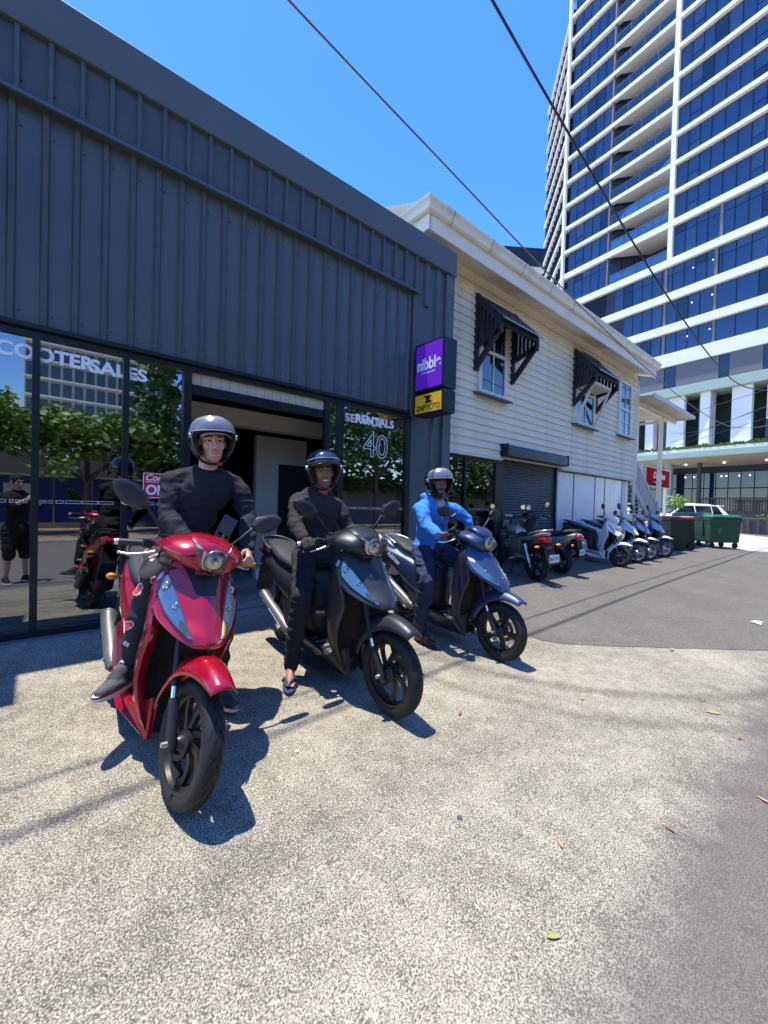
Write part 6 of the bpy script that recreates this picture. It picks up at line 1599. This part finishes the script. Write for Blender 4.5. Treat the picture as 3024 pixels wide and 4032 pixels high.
# ---- first rider: black long sleeve top, printed trousers, cap under the helmet
sk1 = skin_mats('light', (.64, .39, .28), (.50, .22, .18), (.030, .020, .014))
gR = redp['gripR']; gL = redp['gripL']
p1 = person('person astride the red scooter in black long sleeves, cap brim under the open helmet', (.66, -1.60, GZ(-1.6)),
    dict(head=(.822, -1.70, 1.505), neck=(.825, -1.615, 1.35), shL=(1.015, -1.60, 1.295), shR=(.64, -1.60, 1.30), elL=(1.075, -1.68, 1.03), elR=(.59, -1.66, 1.045),
         wrL=(.985, -1.885, .855), wrR=(.655, -1.86, .895), hipL=(.73, -1.57, .82), hipR=(.60, -1.57, .82), knL=(.86, -1.88, .55), knR=(.475, -1.90, .72), anL=(.86, -1.72, -.02), anR=(.380, -1.82, .26), toL=(.90, -1.90, -.085), toR=(.255, -1.955, .185)),
    (-.10, -1, -.05), sk1, 1.06, beard=1, mous=True, upv=(-.06, 0, 1),
    hands=dict(L=dict(dir=(-.05, -.75, -.62), palm=(-.35, -.3, -.6), curl=.75, spread=.12, side=-1), R=dict(dir=(.6, -.5, -.4), palm=(0, -.2, -1), curl=.4, side=1)), group='riders on the three scooters')
s_ = cloth(p1, 'shirt', p1['torso'](.016)+p1['arm']('L', .015, .97)+p1['arm']('R', .015, .97), SHB, fold=(.0052, 10, (1, 1, 1.9)), seed=3)
cut_neck(s_, p1, .074)
TRP = bpy.data.materials.new('cloth_cloud_print'); TRP.use_nodes = True
def cloud_print(m):
    n = m.node_tree.nodes; l = m.node_tree.links; b = n['Principled BSDF']; tc = n.new('ShaderNodeTexCoord')
    nz = n.new('ShaderNodeTexNoise'); nz.inputs['Scale'].default_value = 14; l.new(tc.outputs['Object'], nz.inputs['Vector'])
    ad = n.new('ShaderNodeMixRGB'); ad.blend_type = 'LINEAR_LIGHT'; ad.inputs[0].default_value = .045; l.new(tc.outputs['Object'], ad.inputs[1]); l.new(nz.outputs['Color'], ad.inputs[2])
    vo = n.new('ShaderNodeTexVoronoi'); vo.inputs['Scale'].default_value = 9.0; vo.inputs['Randomness'].default_value = .8; l.new(ad.outputs[0], vo.inputs['Vector'])
    r1 = n.new('ShaderNodeMath'); r1.operation = 'LESS_THAN'; r1.inputs[1].default_value = .285; l.new(vo.outputs['Distance'], r1.inputs[0])
    r2 = n.new('ShaderNodeMath'); r2.operation = 'LESS_THAN'; r2.inputs[1].default_value = .225; l.new(vo.outputs['Distance'], r2.inputs[0])
    a = n.new('ShaderNodeMix'); a.data_type = 'RGBA'; l.new(r1.outputs[0], a.inputs[0]); a.inputs[6].default_value = (.016, .016, .018, 1); a.inputs[7].default_value = (.62, .45, .42, 1)
    c = n.new('ShaderNodeMix'); c.data_type = 'RGBA'; l.new(r2.outputs[0], c.inputs[0]); l.new(a.outputs[2], c.inputs[6]); c.inputs[7].default_value = (.48, .06, .055, 1)
    l.new(c.outputs[2], b.inputs['Base Color']); b.inputs['Roughness'].default_value = .85
cloud_print(TRP)
cloth(p1, 'trousers', p1['leg']('L', .014, .97)+p1['leg']('R', .012, .97)+[('e', p1['pel'], (.13, .17, .12))], TRP, fold=(.008, 6, (1, 1, 2.0)), seed=8)
SHG = M('shoe_dark_knit', (.075, .075, .08), .75, var=(120, .35, 2), bump=(90, .004)); SHS = M('shoe_white_sole', (.7, .68, .65), .6); SHR = M('shoe_red_trim', (.28, .012, .022), .5)
shoe(p1, 'R', 'shoe', SHG, SHS, strap=True, trim=SHR); shoe(p1, 'L', 'shoe', SHG, SHS, strap=True, trim=SHR)
h1 = helmet(p1['H'], p1['o'], VISM, 16)
capb = MB().grid(lambda i, j: p1['H'] @ V((.098+.062*j*cos((2*i-1)*1.1), .088*sin((2*i-1)*1.15)*(1+.12*j), .062-.016*j-.028*abs(2*i-1)**2*(1-.2*j)+.0)), 16, 4)
ob('cap_brim', capb, M('cap_khaki', (.20, .18, .14), .8), p1['o'], smooth=70, solid=.005)
ob('cap_crown', MB().grid(lambda i, j: p1['H'] @ V(((.112*cos((2*i-1)*1.3))*cos(j*.55), .092*sin((2*i-1)*1.3)*cos(j*.5), .058+.05*j)), 16, 5), M('cap_black', (.02, .02, .02), .85), p1['o'], smooth=70)

# ---- second rider: black sweatshirt, gloves, smiling
sk2 = skin_mats('brown', (.36, .175, .10), (.33, .13, .10), (.012, .009, .008))
gR = blkp['gripR']; gL = blkp['gripL']
p2 = person('smiling person astride the black scooter in a black sweatshirt and dark knit gloves', (1.70, -1.55, GZ(-1.55)),
    dict(head=(1.672, -1.63, 1.385), neck=(1.69, -1.555, 1.235), shL=(1.87, -1.53, 1.17), shR=(1.515, -1.54, 1.205), elL=(1.935, -1.60, .95), elR=(1.405, -1.70, .995),
         wrL=(1.99, -1.83, .88), wrR=(1.385, -1.87, .91), hipL=(1.80, -1.47, .73), hipR=(1.62, -1.47, .73), knL=(1.98, -1.83, .48), knR=(1.44, -1.76, .485), anL=(2.0, -1.72, -.045), anR=(1.405, -1.69, -.03), toL=(2.06, -1.88, -.095), toR=(1.305, -1.865, -.095)),
    (-.38, -1, .02), sk2, .96, beard=1, smile=1, mous=True, group='riders on the three scooters', upv=(-.08, 0, 1), squint=.5,
    hands=dict(L=dict(dir=(.1, -.8, -.3), palm=(0, -.4, -1), curl=.8, side=-1), R=dict(dir=(.05, -.75, -.55), palm=(.1, -.5, -.6), curl=.85, side=1)))
s_ = cloth(p2, 'sweatshirt', p2['torso'](.020)+p2['arm']('L', .014, .96)+p2['arm']('R', .016, .95), SWB, fold=(.0060, 10, (1, 1, 1.8)), seed=13)
cut_neck(s_, p2, .070)
cloth(p2, 'trousers', p2['leg']('L', .016, .98)+p2['leg']('R', .016, .98)+[('e', p2['pel'], (.125, .165, .12))], TRB, fold=(.007, 7, (1, 1, 2.4)), seed=18)
KN = M('glove_knit', (.045, .040, .044), .95, bump=(300, .002)); KD = M('glove_palm_black', (.010, .010, .011), .9)
for s, hd in (('R', dict(dir=(.05, -.75, -.55), palm=(.1, -.5, -.6), curl=.85, side=1)), ('L', dict(dir=(.1, -.8, -.3), palm=(0, -.4, -1), curl=.8, side=-1))):
    wr, el = p2['g']['wr'+s], p2['g']['el'+s]
    pr = [(q[0], q[1], q[2]+.0045, q[3], q[4]+.0045) for q in hand_prims(wr, hd['dir'], hd['palm'], hd['curl'], 0, 1.06, hd['side'])]
    gm = organic('glove', pr+[('c', wr.lerp(el, .22), .038, wr, .034)], .0055, 2); gm.materials.append(KD); gm.materials.append(KN)
    for q in gm.polygons:
        if (q.center-wr).dot(V(hd['dir']).normalized()) < .055: q.material_index = 1
    go = bpy.data.objects.new('glove', gm); col.objects.link(go); go.parent = p2['o']
wr, el = p2['g']['wrR'], p2['g']['elR']
ob('red_thread', MB().tube([wr.lerp(el, .30)+V((-.035, -.01, 0)), wr.lerp(el, .30)+V((-.04, -.015, -.05)), wr.lerp(el, .3)+V((-.045, -.015, -.11))], .004, 6), STRR, p2['o'])
sandal(p2, 'R', M('sandal_navy', (.03, .045, .11), .6), M('sandal_navy', (.03, .045, .11), .6)); sandal(p2, 'L', M('sandal_navy', (.03, .045, .11), .6), M('sandal_navy', (.03, .045, .11), .6))
helmet(p2['H'], p2['o'], VISD, 30, peak=True)

# ---- third rider: blue hooded jacket, navy track pants
sk3 = skin_mats('dark', (.235, .115, .072), (.22, .10, .08), (.008, .006, .006))
gR = blup['gripR']; gL = blup['gripL']
p3 = person('bearded person astride the navy scooter in a bright blue hooded jacket and navy track pants', (3.05, -1.55, GZ(-1.55)),
    dict(head=(2.985, -1.63, 1.365), neck=(3.02, -1.555, 1.215), shL=(3.215, -1.54, 1.175), shR=(2.825, -1.55, 1.165), elL=(3.345, -1.70, 1.035), elR=(2.715, -1.74, .975),
         wrL=tuple(gL+V((-.02, .09, .05))), wrR=(2.665, -1.93, .905), hipL=(3.14, -1.47, .725), hipR=(2.95, -1.47, .72), knL=(3.26, -1.83, .55), knR=(2.70, -1.78, .47), anL=(3.13, -1.83, .19), anR=(2.745, -1.66, -.02), toL=(3.10, -1.99, .10), toR=(2.74, -1.83, -.098)),
    (-.50, -1, .0), sk3, .98, beard=2, mous=True, smile=0, group='riders on the three scooters', upv=(-.05, 0, 1), squint=.8,
    hands=dict(L=dict(dir=(.15, -.75, -.5), palm=(0, -.5, -.8), curl=.85, side=-1), R=dict(dir=(.55, -.75, .12), palm=(.3, .2, 1), curl=.30, spread=.10, side=-1)))
g3 = p3['g']; nb_ = p3['neck']
s_ = cloth(p3, 'hooded_jacket', p3['torso'](.026)+p3['arm']('L', .019, .95)+p3['arm']('R', .020, .93)+[('c', p3['pel']+V((-.10, 0, .02)), .10, p3['pel']+V((.10, 0, .02)), .10)]+
    [('c', nb_+V((x1, y1, z1)), .038, nb_+V((x2, y2, z2)), .038) for (x1, y1, z1), (x2, y2, z2) in (((-.095, -.05, -.02), (-.11, .03, .03)), ((-.11, .03, .03), (-.05, .11, .03)), ((-.05, .11, .03), (.06, .11, .03)), ((.06, .11, .03), (.11, .02, .02)), ((.11, .02, .02), (.085, -.05, -.02)))], BLJ, fold=(.0042, 8.5, (1, 1, 2.0)), seed=23)
cut_neck(s_, p3, .085, .03, False)
# open collar V showing the grey tee
cloth(p3, 'tee_shirt', p3['torso'](.012), GRT, fold=(.003, 8, (1, 1, 1)), seed=29)
f3, u3, a3 = p3['fwd'], p3['up'], p3['ax']; ch3 = p3['chest']
bm = bmesh.new(); bm.from_mesh(s_.data)
kill = []
for f in bm.faces:
    q = f.calc_center_median()-ch3; z = q.dot(u3); y = q.dot(a3); x = q.dot(f3)
    if x > .03 and -.16 < z < .12 and abs(y) < .075*(z+.16)/.20: kill.append(f)
bmesh.ops.delete(bm, geom=kill, context='FACES'); bm.to_mesh(s_.data); bm.free()
zipl = [ch3+u3*z+f3*x for z, x in ((-.16, .150), (-.30, .152), (-.42, .150))]
ob('zip', MB().tube(zipl, .006, 6), M('zip_blue', (.01, .06, .35), .5), s_)
tk = [(0, .02), (.02, 0), (.07, .035), (.02, .018)]
ob('chest_mark', MB().prism([ch3+f3*.150+a3*(.09+a)+u3*(-.10+b) for a, b in tk], f3*.004), WHITE_T, s_)
cloth(p3, 'track_pants', p3['leg']('L', .018, .99)+p3['leg']('R', .020, .99)+[('e', p3['pel'], (.13, .17, .12))], NVT, fold=(.010, 6.5, (1, 1, 3.2)), seed=33)
SDL = M('sandal_brown', (.05, .042, .036), .7)
sandal(p3, 'R', SDL, SDL, False); sandal(p3, 'L', SDL, SDL, False)
helmet(p3['H'], p3['o'], VISM, 12)
hnd = g3['wrR']; ph3 = thing('phone', 'phone held in the right hand of the rider in blue', 'phone', tuple(p3['o'].location+hnd+V((.075, -.10, .03))), (R(-20), R(15), R(35)))
ob('case', MB().box((-.075, -.037, -.005), (.075, .037, .005)), M('phone_black', (.01, .01, .012), .12, spec=.7), ph3, bevel=.004)

# ---- the photographer, seen mirrored in the shop glass
cz = GZ(-4.7)
p4 = person('photographer in dark tee and shorts behind the camera, mirrored in the left shop window', (-.28, -4.75, cz),
    dict(head=(-.27, -4.72, 1.36), neck=(-.27, -4.76, 1.215), shL=(-.43, -4.63, 1.16), shR=(-.10, -4.88, 1.16), elL=(-.30, -4.50, .98), elR=(.03, -4.80, .98), wrL=(-.14, -4.50, 1.08), wrR=(-.02, -4.60, 1.08), hipL=(-.35, -4.70, .58), hipR=(-.20, -4.82, .58), knL=(-.36, -4.66, .15), knR=(-.16, -4.80, .15), anL=(-.40, -4.70, cz+.09), anR=(-.15, -4.84, cz+.09), toL=(-.36, -4.54, cz+.035), toR=(-.06, -4.70, cz+.035)),
    (.6, .78, -.1), sk1, 1.02, hands=dict(L=dict(dir=(.5, .35, .5), palm=(.6, -.3, 0), curl=.5), R=dict(dir=(.1, .7, .4), palm=(-.5, .3, 0), curl=.5)), vox=.010)
s_ = cloth(p4, 'tee_shirt', p4['torso'](.016)+p4['arm']('L', .02, -.0)[:2]+p4['arm']('R', .02, 0)[:2], SHB, .012, seed=40); cut_neck(s_, p4, .07)
cloth(p4, 'shorts', [q for s in 'LR' for q in p4['leg'](s, .03)[:2]]+[('e', p4['pel'], (.13, .17, .12))], SHB, .012, seed=44)
shoe(p4, 'L', 'shoe', SHB, SHS); shoe(p4, 'R', 'shoe', SHB, SHS)
ob('hair', MB().ell(p4['H'] @ V((-.02, 0, .045)), (.105, .088, .10), 16, p4['H'].to_3x3()), M('hair_dark', (.02, .015, .012), .7), p4['o'], smooth=180)
pp = thing('phone', 'phone held up by the photographer', 'phone', tuple(CAM-fw*.03), None)
pp.matrix_world = Mx.Translation(CAM-fw*.028-rt*.0+up*-.01) @ Mx((rt, up, -fw)).transposed().to_4x4()
ob('case', MB().box((-.036, -.11, 0), (.036, .035, .008)), M('phone_black', (.01, .01, .012), .12, spec=.7), pp, bevel=.002)
